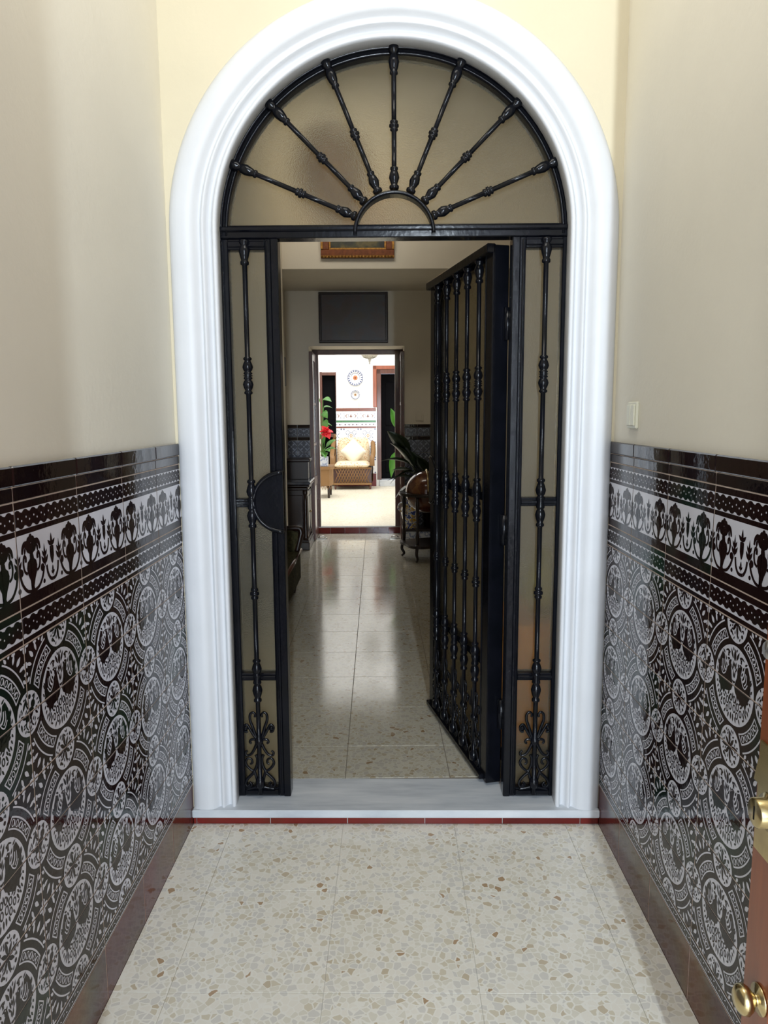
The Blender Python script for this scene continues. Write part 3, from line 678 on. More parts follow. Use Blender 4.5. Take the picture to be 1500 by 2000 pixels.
for k in range(1, 8):
    place('spoke', ME_SP, fan, T(0, -0.012, 0.003) @ Matrix.Rotation(PI/2-PI*k/8, 4, 'Y'))

# the open leaf
LW = 0.785
ang = math.atan2(0.930-0.150, 0.197-0.375)
leafroot = empty('gate_leaf', T(0.375, 0.150, 0) @ RZ(ang), label='black iron gate leaf with five turned balusters standing ajar', cat='gate')
# local: x from hinge to free edge; the street side faces -y turned (local +y)
def lf(a, b, y0, y1, z0, z1, c=0.003): return MB().box(a, b, y0, y1, z0, z1, 0, c)
Ztop = 2.048
lf(0.0, 0.062, -0.03, 0.03, 0.070, Ztop).box(0.066, 0.076, 0.02, 0.032, 0.08, Ztop-0.01, 0, 0.003).build('stile', IR, leafroot)
lf(LW-0.062, LW, -0.03, 0.03, 0.070, Ztop).build('stile', IR, leafroot)
for z0, z1 in ((0.070, 0.105), (0.508, 0.536), (1.146, 1.177), (2.006, Ztop)):
    lf(0.060, LW-0.060, -0.022, 0.022, z0, z1).build('rail', IR, leafroot)
lf(0.0, LW, 0.020, 0.052, 2.020, Ztop+0.004).build('top_moulding', IR, leafroot)
lf(0.03, LW, 0.020, 0.046, 0.072, 0.094).build('bottom_moulding', IR, leafroot)
for z0, z1 in ((0.105, 0.508), (0.536, 1.146), (1.177, 2.006)):
    lf(0.058, LW-0.058, -0.008, -0.003, z0-0.004, z1+0.004, 0).build('glass_pane', M['frost'], leafroot)
for k in range(5):
    x = 0.062 + (LW-0.124)*(k+0.5)/5
    place('baluster', ME_BAL, leafroot, T(x, 0.034, 0.004) @ Matrix.Diagonal((1, 1, 0.984, 1)))
    place('scroll_ornament', ME_SCR, leafroot, T(x, 0.034, 0))
half_plate(0.105, -1, 1.166, 0.03, 0.036, LW).build('lock_plate', IR, leafroot)
lf(LW-0.10, LW-0.002, -0.05, -0.03, 1.06, 1.27).build('lock_box', IR, leafroot)
for z in (0.35, 1.05, 1.78):
    MB().lathe([(0.0, -0.055), (0.013, -0.055), (0.013, 0.055), (0.0, 0.055)], (-0.012, -0.022, z), n=12).build('hinge', IR, leafroot)
# lever handle on the room side
MB().lathe([(0.0, 0), (0.018, 0), (0.018, 0.006), (0.008, 0.01), (0.008, 0.035), (0, 0.035)], (LW-0.05, -0.05, 1.20), (0, -1, 0), 14).tube([(LW-0.05, -0.082, 1.20), (LW-0.11, -0.084, 1.198), (LW-0.155, -0.08, 1.20)], 0.007, 8).build('handle', M['steel'], leafroot)

# ------------------------------------------------------------------ hall beyond the gate (hall frame: x across, y inwards)
ZF = 0.06
HH = 3.70
hf = MB().box(-1.45, 1.55, 0.17, 6.09, -0.1, ZF-0.003).build('floor_hall', M['grout_dark'], mat4=HALL, label='polished terrazzo floor of the dim hall', cat='floor', kind='structure')
ys = [0.205+0.0, 0.478]+[0.478+0.4125*k for k in range(1, 14)]+[6.09]
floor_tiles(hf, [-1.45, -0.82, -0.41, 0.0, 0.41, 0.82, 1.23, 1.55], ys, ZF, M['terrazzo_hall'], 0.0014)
def wall(name, boxes, label, mat='hallpaint', cat='wall'):
    mb = MB()
    for b in boxes: mb.box(*b)
    return mb.build(name, M[mat], mat4=HALL, label=label, cat=cat, kind='structure')
wall('wall_hall_left', [(-1.35, -1.2, 0.19, 3.4, ZF-0.05, HH), (-1.35, -0.722, 3.4, 4.394, ZF-0.05, HH), (-1.35, -0.85, 4.394, 5.58, ZF-0.05, 2.80)], 'dim left wall of the hall')
wall('wall_hall_right', [(1.42, 1.57, 0.19, 5.58, ZF-0.05, HH)], 'dim right wall of the hall')
wall('wall_hall_beam', [(-1.35, 1.57, 4.394, 5.65, 2.792, HH)], 'cream beam wall above the lower ceiling of the hall')
RW = wall('wall_hall_rear', [(-1.35, -0.601, 5.58, 6.09, ZF-0.05, 2.80), (0.443, 1.57, 5.58, 6.09, ZF-0.05, 2.80), (-0.601, 0.443, 5.58, 6.09, 2.208, 2.80)], 'dim rear wall of the hall around the doorway')
wall('ceiling_hall', [(-1.35, 1.57, 0.19, 5.65, HH, HH+0.1)], 'white ceiling of the hall', 'ceil', 'ceiling')

# rear dado tiles: blue-grey relief
M['slate'] = plain('blue_grey_glaze', (0.045, 0.052, 0.075), 0.22, coat=0.2, var=0.25, scale=12)
M['slate_hi'] = plain('pale_blue_grey_glaze', (0.20, 0.22, 0.28), 0.25, coat=0.2, var=0.15, scale=14)
sl = [M['slate'], M['slate_hi']]
dm = rot4(stroke([(1, 6.2), (3.5, 4.2), (6.2, 1)], 0.7) + leaf(1.2, 1.2, 45, 4.2, 1.6) + disc(6.2, 6.2, 0.9, 10) + arc(7, 7, 2.2, 2.7, 180, 270, 6)) + disc(0, 0, 1.0, 10)
ME_D1 = tile_mesh('relief_tile', 0.14, 0.14, [(dm, 1, 0.6)], sl)
bd = []
for s_ in (-1, 1): bd += stroke([(s_*1, 1.4), (s_*3, 3.6), (s_*5.5, 2.4), (s_*4.5, -1.0), (s_*2.4, -0.6)], 0.7, 0.3) + leaf(s_*5, -1.5, -60*s_ if s_ > 0 else 240, 2.2, 1.0) + leaf(s_*1.2, -1.2, -90, 2.4, 1.0)
bd += leaf(0, 0.2, 90, 3.2, 1.5)
ME_D2 = tile_mesh('relief_band_tile', 0.14, 0.10, [(bd, 1, 0.6)], sl)
ME_D3 = tile_mesh('dark_strip_tile', 0.14, 0.036, [], [M['glaze_cap']])
for x0, nx in ((-0.603-0.14*2, 2), (0.445, 4)):
    for i in range(nx):
        x = x0+0.14*(i+0.5)
        place('strip_tile', ME_D3, RW, T(x, 5.58, 1.342)); place('band_tile', ME_D2, RW, T(x, 5.58, 1.274)); place('strip_tile', ME_D3, RW, T(x, 5.58, 1.206))
        for k in range(8): place('wall_tile', ME_D1, RW, T(x, 5.58, 1.118-0.14*k))

# doorway to the court: frame, step, two glazed leaves folded into the reveal
df = MB().box(-0.601, -0.535, 6.02, 6.09, ZF+0.087, 2.208, 0, 0.004).box(0.350, 0.443, 6.02, 6.09, ZF+0.087, 2.208, 0, 0.004).box(-0.601, 0.443, 6.02, 6.09, 2.155, 2.208, 0, 0.004)
df.build('door_3', M['frame_wood'], mat4=HALL, label='brown wooden door frame between the hall and the bright court', cat='door frame', kind='structure')
ds = MB().box(-0.60, 0.442, 6.075, 6.3, 0.0, 0.146).build('trim_3', M['court_white'], mat4=HALL, label='dark tiled step up to the bright court', cat='step', kind='structure')
for k in range(6):
    a = -0.60+0.1735*k; MB().box(a+0.001, a+0.1725, 6.066, 6.075, ZF, 0.130, 0, 0.001).build('riser_tile', M['glaze_red'], ds)
def glazed_leaf(s_, x, label):
    # s_: side of the doorway; local x towards the room from the hinge, y thickness into the opening
    root = empty('glazed_door_leaf', HALL @ T(x, 6.015, ZF+0.012), label=label, cat='door', group='glazed leaves of the court doorway')
    L = 0.46; H = 2.08; t = 0.038; o = lambda mb, a, b, z0, z1, q=0.0, c=0.002: mb.box(min(0, -s_*t)+q, max(0, -s_*t)-q, -b, -a, z0, z1, 0, c)
    for a, b in ((0, 0.07), (L-0.07, L)): mb = MB(); o(mb, a, b, 0, H); mb.build('stile', M['frame_wood'], root)
    for z0, z1 in ((0, 0.10), (0.60, 0.70), (1.05, 1.08), (1.50, 1.53), (H-0.09, H)): mb = MB(); o(mb, 0.069, L-0.069, z0, z1, 0.002); mb.build('rail', M['frame_wood'], root)
    mb = MB(); o(mb, 0.068, L-0.068, 0.09, 0.61, 0.012, 0); mb.build('panel', M['frame_wood'] if s_ > 0 else M['court_white'], root)
    for z0, z1 in ((0.70, 1.05), (1.08, 1.50), (1.53, H-0.09)): mb = MB(); o(mb, 0.068, L-0.068, z0, z1, 0.016, 0); mb.build('glass_pane', M['pane'], root)
    return root
glazed_leaf(-1, -0.598, 'glazed brown door leaf folded back on the left of the court doorway')
glazed_leaf(1, 0.440, 'glazed brown door leaf folded back on the right of the court doorway')
for x, nm in ((-0.50, 'left'), (0.335, 'right')):
    r = empty('floor_latch', HALL @ T(x, 5.70, ZF), label='small steel floor latch at the %s foot of the court doorway' % nm, cat='latch', group='floor latches of the court doorway')
    MB().box(-0.06, 0.06, -0.035, 0.035, 0, 0.012, 0, 0.003).build('plate', M['steel'], r)
    MB().tube([(-0.04, 0, 0.014), (-0.02, 0, 0.03), (0.02, 0, 0.03), (0.04, 0, 0.014)], 0.006, 8).build('loop', M['steel'], r)

# pictures
M['gold'] = plain('antique_gold', (0.40, 0.20, 0.05), 0.32, 0.75, var=0.4, scale=60)
M['gold_dark'] = plain('red_brown_gilt', (0.16, 0.045, 0.012), 0.35, 0.3, var=0.3, scale=40)
def canvas(name, stops, scale):
    m = N(name); m.l(m.ramp(m.noise(m.pos(), scale, 4), stops), m.b.inputs['Base Color']); m.set(Roughness=0.35); return m.m
M['canvas'] = canvas('dark_landscape_painting', [(0.36, (0.010, 0.010, 0.007)), (0.48, (0.035, 0.035, 0.012)), (0.58, (0.11, 0.085, 0.02)), (0.7, (0.03, 0.03, 0.015))], 7)
M['canvas2'] = canvas('dark_brown_picture', [(0.3, (0.050, 0.036, 0.024)), (0.45, (0.060, 0.038, 0.034)), (0.55, (0.050, 0.046, 0.048)), (0.7, (0.058, 0.046, 0.034))], 5)
def picture(name, label, x0, x1, y, z0, z1, bw, mats, inner):
    root = empty(name, HALL @ T((x0+x1)/2, y, z0), label=label, cat='picture')
    w2 = (x1-x0)/2; h = z1-z0
    for a in ((-w2, w2, 0, bw), (-w2, w2, h-bw, h), (-w2, -w2+bw, bw, h-bw), (w2-bw, w2, bw, h-bw)):
        horiz = a[1]-a[0] > a[3]-a[2] and a[3]-a[2] <= bw+1e-6
        mb = MB().box(a[0], a[1], -0.030, 0, a[2], a[3], 0, 0.004)
        e = bw*0.30
        if a[2] == 0: mb.box(a[0], a[1], -0.040, -0.028, 0, e, 1, 0.004)
        elif a[3] == h and horiz: mb.box(a[0], a[1], -0.040, -0.028, h-e, h, 1, 0.004)
        elif a[0] < 0: mb.box(a[0], a[0]+e, -0.040, -0.028, a[2], a[3], 1, 0.004)
        else: mb.box(a[1]-e, a[1], -0.040, -0.028, a[2], a[3], 1, 0.004)
        fo = mb.build('frame_side', mats, root)
        if inner and horiz:
            for k in range(int((a[1]-a[0])/0.03)):
                MB().lathe([(0, 0), (0.009, 0.002), (0.010, 0.006), (0, 0.010)], (a[0]+0.015+0.03*k, -0.039, a[2]+e*0.5 if a[2] == 0 else h-e*0.5), (0, -1, 0), 6).build('carved_bead', mats[1], fo)
    if inner:
        for a in ((-w2+bw, w2-bw, bw, bw+0.016), (-w2+bw, w2-bw, h-bw-0.016, h-bw), (-w2+bw, -w2+bw+0.016, bw+.016, h-bw-.016), (w2-bw-0.016, w2-bw, bw+.016, h-bw-.016)):
            MB().box(a[0], a[1], -0.022, -0.004, a[2], a[3], 0, 0.002).build('gilt_slip', M['gold'], root)
    MB().box(-w2+bw*0.9, w2-bw*0.9, -0.012, -0.002, bw*0.9, h-bw*0.9).build('canvas', M[inner or 'canvas2'], root)
    return root
picture('landscape_painting', 'dark landscape painting in a carved gilt frame on the beam wall', -0.364, 0.306, 4.394, 2.882, 3.36, 0.075, [M['gold_dark'], M['gold']], 'canvas')
picture('dark_picture', 'dark brown picture above the court doorway', -0.483, 0.265, 5.58, 2.239, 2.775, 0.028, [M['dark_wood'], M['dark_wood']], None)
# small picture on the left wall, seen edge-on
sp_ = empty('small_picture', HALL @ T(-0.85, 5.20, 1.775), label='small dark framed picture on the left hall wall', cat='picture')
MB().box(0, 0.022, -0.20, 0.20, 0, 0.30, 0, 0.004).build('frame', M['dark_wood'], sp_)
MB().box(0.021, 0.0225, -0.16, 0.16, 0.04, 0.26).build('canvas', M['canvas2'], sp_)
# switch on the rear wall
s2 = empty('light_switch', HALL @ T(0.61, 5.58, 1.435), label='beige light switch on the rear hall wall above the dado', cat='light switch')
MB().box(-0.042, 0.042, -0.009, 0, -0.042, 0.042, 0, 0.003).build('plate', M['hallpaint'], s2)
MB().box(-0.022, 0.022, -0.013, -0.008, -0.032, 0.032, 0, 0.002).build('rocker', M['hallpaint'], s2)

# dark sideboard with a marble top, left
M['dark_marble'] = plain('black_veined_marble', (0.06, 0.065, 0.08), 0.15, var=0.5, scale=14, coat=0.2)
sb = empty('sideboard', HALL @ T(-0.70, 5.26, ZF), label='dark carved sideboard with a polished marble top against the left wall', cat='sideboard')
DW = M['dark_wood']
MB().box(-0.14, 0.125, -0.27, 0.27, 0, 0.085, 0, 0.008).box(-0.14, 0.115, -0.26, 0.26, 0.085, 0.11, 0, 0.006).build('plinth', DW, sb)
MB().box(-0.14, 0.09, -0.235, 0.235, 0.11, 0.63).build('body', DW, sb)
for y in (-0.235, 0.235):
    MB().lathe([(0.030, 0.11), (0.030, 0.14), (0.022, 0.155), (0.024, 0.30), (0.022, 0.52), (0.017, 0.575), (0.027, 0.59), (0.027, 0.63)], (0.085, y, 0), n=14).build('column', DW, sb)
for y0, y1 in ((-0.20, -0.01), (0.01, 0.20)):
    d = MB().box(0.088, 0.104, y0, y1, 0.13, 0.61, 0, 0.004).box(0.102, 0.110, y0+0.03, y1-0.03, 0.18, 0.56, 0, 0.006).build('door', DW, sb)
    MB().lathe([(0, 0), (0.008, 0), (0.006, 0.012), (0.010, 0.018), (0, 0.024)], (0.104, y1-0.02 if y0 < 0 else y0+0.02, 0.38), (1, 0, 0), 10).build('knob', M['brass'], d)
MB().box(-0.11, 0.06, -0.243, -0.232, 0.16, 0.58, 0, 0.006).build('side_panel', DW, sb)
MB().box(-0.14, 0.115, -0.265, 0.265, 0.63, 0.665, 0, 0.010).box(-0.14, 0.135, -0.285, 0.285, 0.665, 0.69, 0, 0.008).build('cornice', DW, sb)
MB().box(-0.14, 0.145, -0.295, 0.295, 0.69, 0.722, 0, 0.010).build('marble_top', M['dark_marble'], sb)
MB().box(-0.14, 0.095, 0.02, 0.28, 0.722, 0.91, 0, 0.004).box(-0.14, 0.12, -0.01, 0.295, 0.91, 0.945, 0, 0.008).build('upper_shelf', DW, sb)

# tapestry settee, left
M['tapestry'] = canvas('olive_tapestry', [(0.30, (0.020, 0.017, 0.008)), (0.45, (0.060, 0.052, 0.024)), (0.55, (0.032, 0.030, 0.014)), (0.70, (0.085, 0.066, 0.034))], 22)
se = empty('settee', HALL @ T(-0.82, 2.75, ZF), label='olive tapestry settee with carved wooden trim beside the left wall', cat='settee')
TP = M['tapestry']; tn = TP.node_tree.nodes['Principled BSDF']; tn.inputs['Roughness'].default_value = 0.95; tn.inputs['Specular IOR Level'].default_value = 0.1
MB().box(-0.36, 0.335, -0.52, 0.50, 0.10, 0.325, 0, 0.012).build('seat_base', TP, se)
MB().surf(lambda u, v: (-0.30+0.635*u, -0.50+0.94*v, 0.325+0.055*math.sin(PI*min(1, max(0, u)))**0.4*math.sin(PI*v)**0.4), 14, 14).box(-0.30, 0.335, -0.50, 0.44, 0.31, 0.327).build('seat_cushion', TP, se)
MB().tube([(0.338, -0.53, 0.335), (0.342, 0.0, 0.335), (0.338, 0.51, 0.335)], 0.014, 8).build('trim_rail', M['frame_wood'], se)
arm = cr([(0.31, 0.46, 0.33), (0.335, 0.465, 0.43), (0.345, 0.47, 0.49), (0.30, 0.475, 0.515), (0.10, 0.475, 0.50), (-0.2, 0.475, 0.52), (-0.34, 0.475, 0.56)], 6)
MB().tube(arm, 0.024, 10).build('arm_rail', DW, se)
MB().prism([(-0.34, 0.32), (0.315, 0.32), (0.325, 0.48), (0.28, 0.50), (-0.34, 0.52)], 0.445, 0.495).build('arm_panel', TP, se)
MB().box(-0.37, -0.27, -0.52, 0.50, 0.30, 0.86, 0, 0.03).build('backrest', TP, se)
for x in (-0.31, 0.285):
    for y in (-0.46, 0.43):
        MB().lathe([(0.012, 0), (0.016, 0.02), (0.024, 0.06), (0.028, 0.104)], (x, y, 0), n=10).build('leg', DW, se)

# antique floor globe, right
def globe_mat():
    m = N('antique_map'); o = m.obj(); f = m.noise(o, 5.5, 5, 0.6)
    m.l(m.ramp(f, [(0.40, (0.085, 0.022, 0.010)), (0.49, (0.13, 0.040, 0.016)), (0.52, (0.22, 0.09, 0.03)), (0.65, (0.16, 0.045, 0.018))]), m.b.inputs['Base Color']); m.set(Roughness=0.16, Coat_Weight=0.5, Coat_Roughness=0.06); return m.m
gl = empty('floor_globe', HALL @ T(0.615, 4.52, ZF), label='antique brown floor globe on a turned wooden stand', cat='globe')
GZ = 0.66
MB().surf(lambda u, v: (0.205*math.sin(PI*v)*math.cos(2*PI*u), 0.205*math.sin(PI*v)*math.sin(2*PI*u), 0.205*math.cos(PI*v)), 36, 20, wrap=True).build('sphere', globe_mat(), gl, T(0, 0, GZ) @ Matrix.Rotation(0.4, 4, 'Y'))
rg = MB(); nn = 40
vs = []
for k in range(nn):
    a = 2*PI*k/nn
    for r, z in ((0.212, GZ-0.028), (0.268, GZ-0.028), (0.272, GZ-0.014), (0.268, GZ), (0.212, GZ)): vs.append((r*math.cos(a), r*math.sin(a), z))
rg.add(vs, [(5*k+q, 5*k+(q+1) % 5, 5*((k+1) % nn)+(q+1) % 5, 5*((k+1) % nn)+q) for k in range(nn) for q in range(5)])
rg.build('horizon_ring', DW, gl)
MB().tube([(0, 0.222*math.sin(PI*k/16-PI/2), GZ+0.222*math.cos(PI*k/16-PI/2)*1.0) for k in range(17)], 0.006, 6).build('meridian', M['brass'], gl)
for k in range(4):
    a = PI/4+PI/2*k+0.35; x, y = 0.238*math.cos(a), 0.238*math.sin(a)
    MB().lathe([(0.012, 0.165), (0.016, 0.19), (0.020, 0.24), (0.013, 0.29), (0.017, 0.32), (0.012, 0.35), (0.015, 0.48), (0.021, 0.56), (0.014, 0.60), (0.020, 0.635)], (x, y, 0), n=12).tube(cr([(x, y, 0.17), (x*1.10, y*1.10, 0.09), (x*1.0, y*1.0, 0.04), (x*1.10, y*1.10, 0.012)], 5), [0.018-0.0005*i for i in range(16)], 8).build('leg', DW, gl)
MB().prismz([(0.25*(1+0.10*math.cos(4*(t-0.35)+PI))*math.cos(t), 0.25*(1+0.10*math.cos(4*(t-0.35)+PI))*math.sin(t)) for t in [2*PI*k/48 for k in range(48)]], 0.140, 0.165).build('shelf', DW, gl)

# glazed jar on a tiled stand, behind the globe
def jar_mat():
    m = N('blue_yellow_majolica'); p = m.pos(); f = m.noise(p, 26, 3)
    m.l(m.ramp(f, [(0.38, (0.03, 0.06, 0.26)), (0.46, (0.62, 0.62, 0.60)), (0.56, (0.55, 0.34, 0.04)), (0.66, (0.12, 0.18, 0.40))], 'CONSTANT'), m.b.inputs['Base Color']); m.set(Roughness=0.12, Coat_Weight=0.5); return m.m
M['majolica'] = jar_mat()
jr = empty('majolica_jar', HALL @ T(0.50, 5.33, 0.235), label='blue and yellow glazed jar standing behind the globe', cat='jar')
MB().lathe([(0.0, 0), (0.060, 0), (0.064, 0.015), (0.055, 0.035), (0.088, 0.10), (0.105, 0.17), (0.098, 0.235), (0.066, 0.28), (0.060, 0.30), (0.076, 0.325), (0.070, 0.325), (0.052, 0.30), (0.0, 0.30)], n=24).build('body', M['majolica'], jr)
for s_ in (-1, 1): MB().tube(cr([(s_*0.10, 0, 0.18), (s_*0.135, 0, 0.22), (s_*0.12, 0, 0.27), (s_*0.068, 0, 0.285)], 5), 0.009, 8).build('handle', M['majolica'], jr)
M['blue_white'] = canvas('blue_white_tile', [(0.40, (0.62, 0.64, 0.68)), (0.50, (0.50, 0.54, 0.62)), (0.55, (0.10, 0.15, 0.34)), (0.60, (0.62, 0.64, 0.68))], 16)
sd = empty('tiled_stand', HALL @ T(0.625, 5.38, ZF), label='low blue and white tiled plant stand behind the globe', cat='plant stand')
MB().box(-0.20, 0.24, -0.12, 0.17, 0.03, 0.155).build('core', M['dark_wood'], sd)
for k in range(3): MB().box(-0.20+0.1467*k+0.002, -0.20+0.1467*(k+1)-0.002, -0.128, -0.119, 0.035, 0.150, 0, 0.001).build('tile', M['blue_white'], sd)
MB().box(-0.215, 0.255, -0.14, 0.185, 0.155, 0.175, 0, 0.004).build('top', M['dark_wood'], sd)
for x in (-0.18, 0.22):
    for y in (-0.10, 0.15): MB().box(x-0.015, x+0.015, y-0.015, y+0.015, 0, 0.031).build('foot', M['dark_wood'], sd)
MB().box(-0.085, -0.045, -0.30, -0.27, 0, 0.0) if False else None

# leafy plant
def leaf_mat(name, c0, c1, trans=0.25):
    m = N(name); m.l(m.ramp(m.noise(m.pos(), 18, 3), [(0.3, c0), (0.7, c1)]), m.b.inputs['Base Color']); m.set(Roughness=0.32, Coat_Weight=0.15)
    tb = m.n('ShaderNodeBsdfTranslucent'); tb.inputs[0].default_value = (c1[0]*2.2, c1[1]*2.0, c1[2]*0.8, 1)
    mxn = m.n('ShaderNodeMixShader'); mxn.inputs[0].default_value = trans
    out = m.t.nodes['Material Output']; m.l(m.b.outputs[0], mxn.inputs[1]); m.l(tb.outputs[0], mxn.inputs[2]); m.l(mxn.outputs[0], out.inputs[0]); return m.m
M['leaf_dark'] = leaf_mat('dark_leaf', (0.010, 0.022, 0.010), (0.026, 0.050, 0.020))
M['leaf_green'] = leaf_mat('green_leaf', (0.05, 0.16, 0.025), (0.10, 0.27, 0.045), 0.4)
def leaf_blade(base, tip, wd, droop=0.1, roll=0.0, n=9, t=0.0012):
    """a broad folded leaf with thickness from base to tip"""
    b, e = Vector(base), Vector(tip); ax = e-b; L = ax.length; side = ax.cross(Vector((0, 0, 1)))
    if side.length < 1e-4: side = Vector((1, 0, 0))
    side.normalize(); side = Matrix.Rotation(roll, 3, ax.normalized()) @ side; up = side.cross(ax).normalized()
    mb = MB(); vs = []
    for i in range(n+1):
        s_ = i/n; c = b+ax*s_+Vector((0, 0, 1))*droop*L*4*s_*(1-s_); h = wd/2*max(0.02, math.sin(PI*s_**0.75)**0.9) if 0 < s_ < 1 else 0.0012
        for q, lift in ((-1, 0.22), (0, 0), (1, 0.22)): vs.append(c+side*h*q+up*h*lift)
    m = len(vs); vs2 = [v-up*t for v in vs]; fs = []
    for i in range(n):
        for q in range(2):
            a = 3*i+q; fs.append((a, a+1, a+4, a+3)); fs.append((m+a, m+a+3, m+a+4, m+a+1))
        fs.append((3*i, 3*i+3, m+3*i+3, m+3*i)); fs.append((3*i+2, m+3*i+2, m+3*i+5, 3*i+5))
    return mb.add(vs+vs2, fs, 0, True)
def plant(name, loc, label, leaves, mat, pot=None, stemmat=None, cat='plant'):
    root = empty(name, HALL @ T(*loc), label=label, cat=cat)
    if pot: pot(root)
    for src, base, tip, wd, dr, ro in leaves:
        m = MB().tube(cr([src, ((src[0]+base[0])/2, (src[1]+base[1])/2, (src[2]+base[2])/2+0.04), base], 5), 0.005, 6).build('stem', stemmat or M['leaf_dark'], root)
        leaf_blade(base, tip, wd, dr, ro).build('leaf', mat, root)
    return root
def pot_round(r, h, mat):
    def f(root):
        MB().lathe([(0, 0), (r*0.7, 0), (r*0.95, h*0.85), (r*1.06, h*0.86), (r*1.06, h), (r*0.9, h), (r*0.85, h*0.88), (0, h*0.88)], n=24).build('pot', mat, root)
    return f
LV = [((0,0,.30),(-.26,-.10,.80),(-.50,-.2,1.06),.17,.05,.7), ((0,0,.30),(-.25,-.12,.70),(-.57,-.2,.74),.12,.10,.3), ((0,0,.30),(-.22,-.12,.62),(-.47,-.2,.50),.12,.14,.3), ((0,0,.30),(-.2,-.1,.66),(-.40,-.12,.95),.11,.06,.8), ((0,0,.30),(-.20,-.05,.62),(-.47,-.12,.93),.16,.10,.2), ((0,0,.30),(-.16,0,.55),(-.44,.10,.62),.13,.12,.5), ((0,0,.30),(-.15,-.08,.50),(-.50,-.10,.52),.12,.16,.3),
      ((0,0,.30),(-.10,-.10,.52),(-.33,-.25,.30),.11,.22,0), ((0,0,.30),(-.08,.05,.60),(-.30,.05,.85),.13,.06,.9), ((0,0,.30),(.03,-.1,.56),(-.10,-.30,.60),.14,.12,.2),
      ((0,0,.30),(.08,-.05,.60),(.25,-.2,.72),.14,.10,.2), ((0,0,.30),(.05,.06,.62),(.2,.12,.86),.13,.08,.4), ((0,0,.30),(-.05,-.05,.58),(-.18,-.2,.78),.12,.06,.6),
      ((0,0,.30),(-.18,-.12,.48),(-.42,-.22,.34),.11,.15,.1), ((0,0,.30),(.1,-.1,.5),(.3,-.22,.48),.12,.15,.1), ((0,0,.30),(-.02,-.12,.47),(-.08,-.34,.36),.12,.15,.1)]
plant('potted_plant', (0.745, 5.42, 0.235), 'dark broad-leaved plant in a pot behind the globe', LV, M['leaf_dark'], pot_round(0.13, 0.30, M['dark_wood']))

# things seen only blurred through the frosted panes
ch = empty('wooden_chest', HALL @ T(0.90, 0.52, ZF), label='honey-brown wooden chest blurred behind the right frosted pane', cat='chest')
MB().box(-0.28, 0.28, -0.18, 0.18, 0.05, 0.53, 0, 0.01).build('body', M['honey_wood'], ch)
MB().box(-0.30, 0.30, -0.20, 0.20, 0.53, 0.57, 0, 0.01).build('lid', M['honey_wood'], ch)
for x in (-0.25, 0.25):
    for y in (-0.15, 0.15): MB().box(x-0.03, x+0.03, y-0.03, y+0.03, 0, 0.052).build('foot', M['dark_wood'], ch)
M['vase_y'] = plain('yellow_green_glaze', (0.40, 0.36, 0.10), 0.15, coat=0.5)
vz = MB().lathe([(0, 0), (0.05, 0), (0.085, 0.10), (0.08, 0.18), (0.035, 0.25), (0.045, 0.29), (0.035, 0.29), (0.0, 0.25)], n=20).build('yellow_vase', M['vase_y'], mat4=HALL @ T(0.83, 0.50, ZF+0.57), label='yellow-green vase blurred behind the right frosted pane', cat='vase')
M['amber'] = plain('amber_glass', (0.30, 0.14, 0.02), 0.25, coat=0.3)
pl = empty('hall_lantern', HALL @ T(-0.065, 0.95, 2.33), label='amber hanging lantern blurred behind the fanlight glass', cat='lantern')
MB().lathe([(0, 0), (0.05, 0.02), (0.14, 0.10), (0.17, 0.24), (0.12, 0.36), (0.05, 0.40), (0, 0.40)], n=20).build('shade', M['amber'], pl)
MB().tube([(0, 0, 0.40), (0, 0, 1.37)], 0.008, 6).build('rod', M['dark_wood'], pl)

# ------------------------------------------------------------------ bright inner court
ZP = 0.147; CY = 10.95
M['court_floor'] = terrazzo('pale_court_terrazzo', 0.35, (1.12, 1.08, 0.98))
MB().box(-2.6, 2.8, 6.09, 11.5, -0.1, ZP).build('floor_court', M['court_floor'], mat4=HALL, label='pale sunlit floor of the inner court', cat='floor', kind='structure')
wall('wall_court_left', [(-2.7, -2.5, 6.09, 11.6, -0.1, 4.3)], 'white left wall of the inner court', 'court_white')
wall('wall_court_right', [(2.6, 2.8, 6.09, 11.6, -0.1, 4.3)], 'white right wall of the inner court', 'court_white')
wall('wall_court_near', [(-2.6, -1.35, 6.0, 6.2, -0.1, 4.3), (1.57, 2.7, 6.0, 6.2, -0.1, 4.3), (-1.35, 1.57, 6.0, 6.2, 2.80, 4.3), (-1.35, -0.601, 6.091, 6.2, ZP, 2.8), (0.443, 1.57, 6.091, 6.2, ZP, 2.8), (-0.601, 0.443, 6.091, 6.2, 2.208, 2.8)], 'white court wall around the hall doorway', 'court_white')
CW = wall('wall_court_back', [(-2.6, -0.86, CY, CY+0.3, -0.1, 4.3), (-0.605, 0.19, CY, CY+0.3, -0.1, 4.3), (0.9, 2.7, CY, CY+0.3, -0.1, 4.3), (-0.86, -0.605, CY, CY+0.3, 2.225, 4.3), (0.19, 0.9, CY, CY+0.3, 2.30, 4.3)], 'white court wall with a painted tile dado', 'court_white')
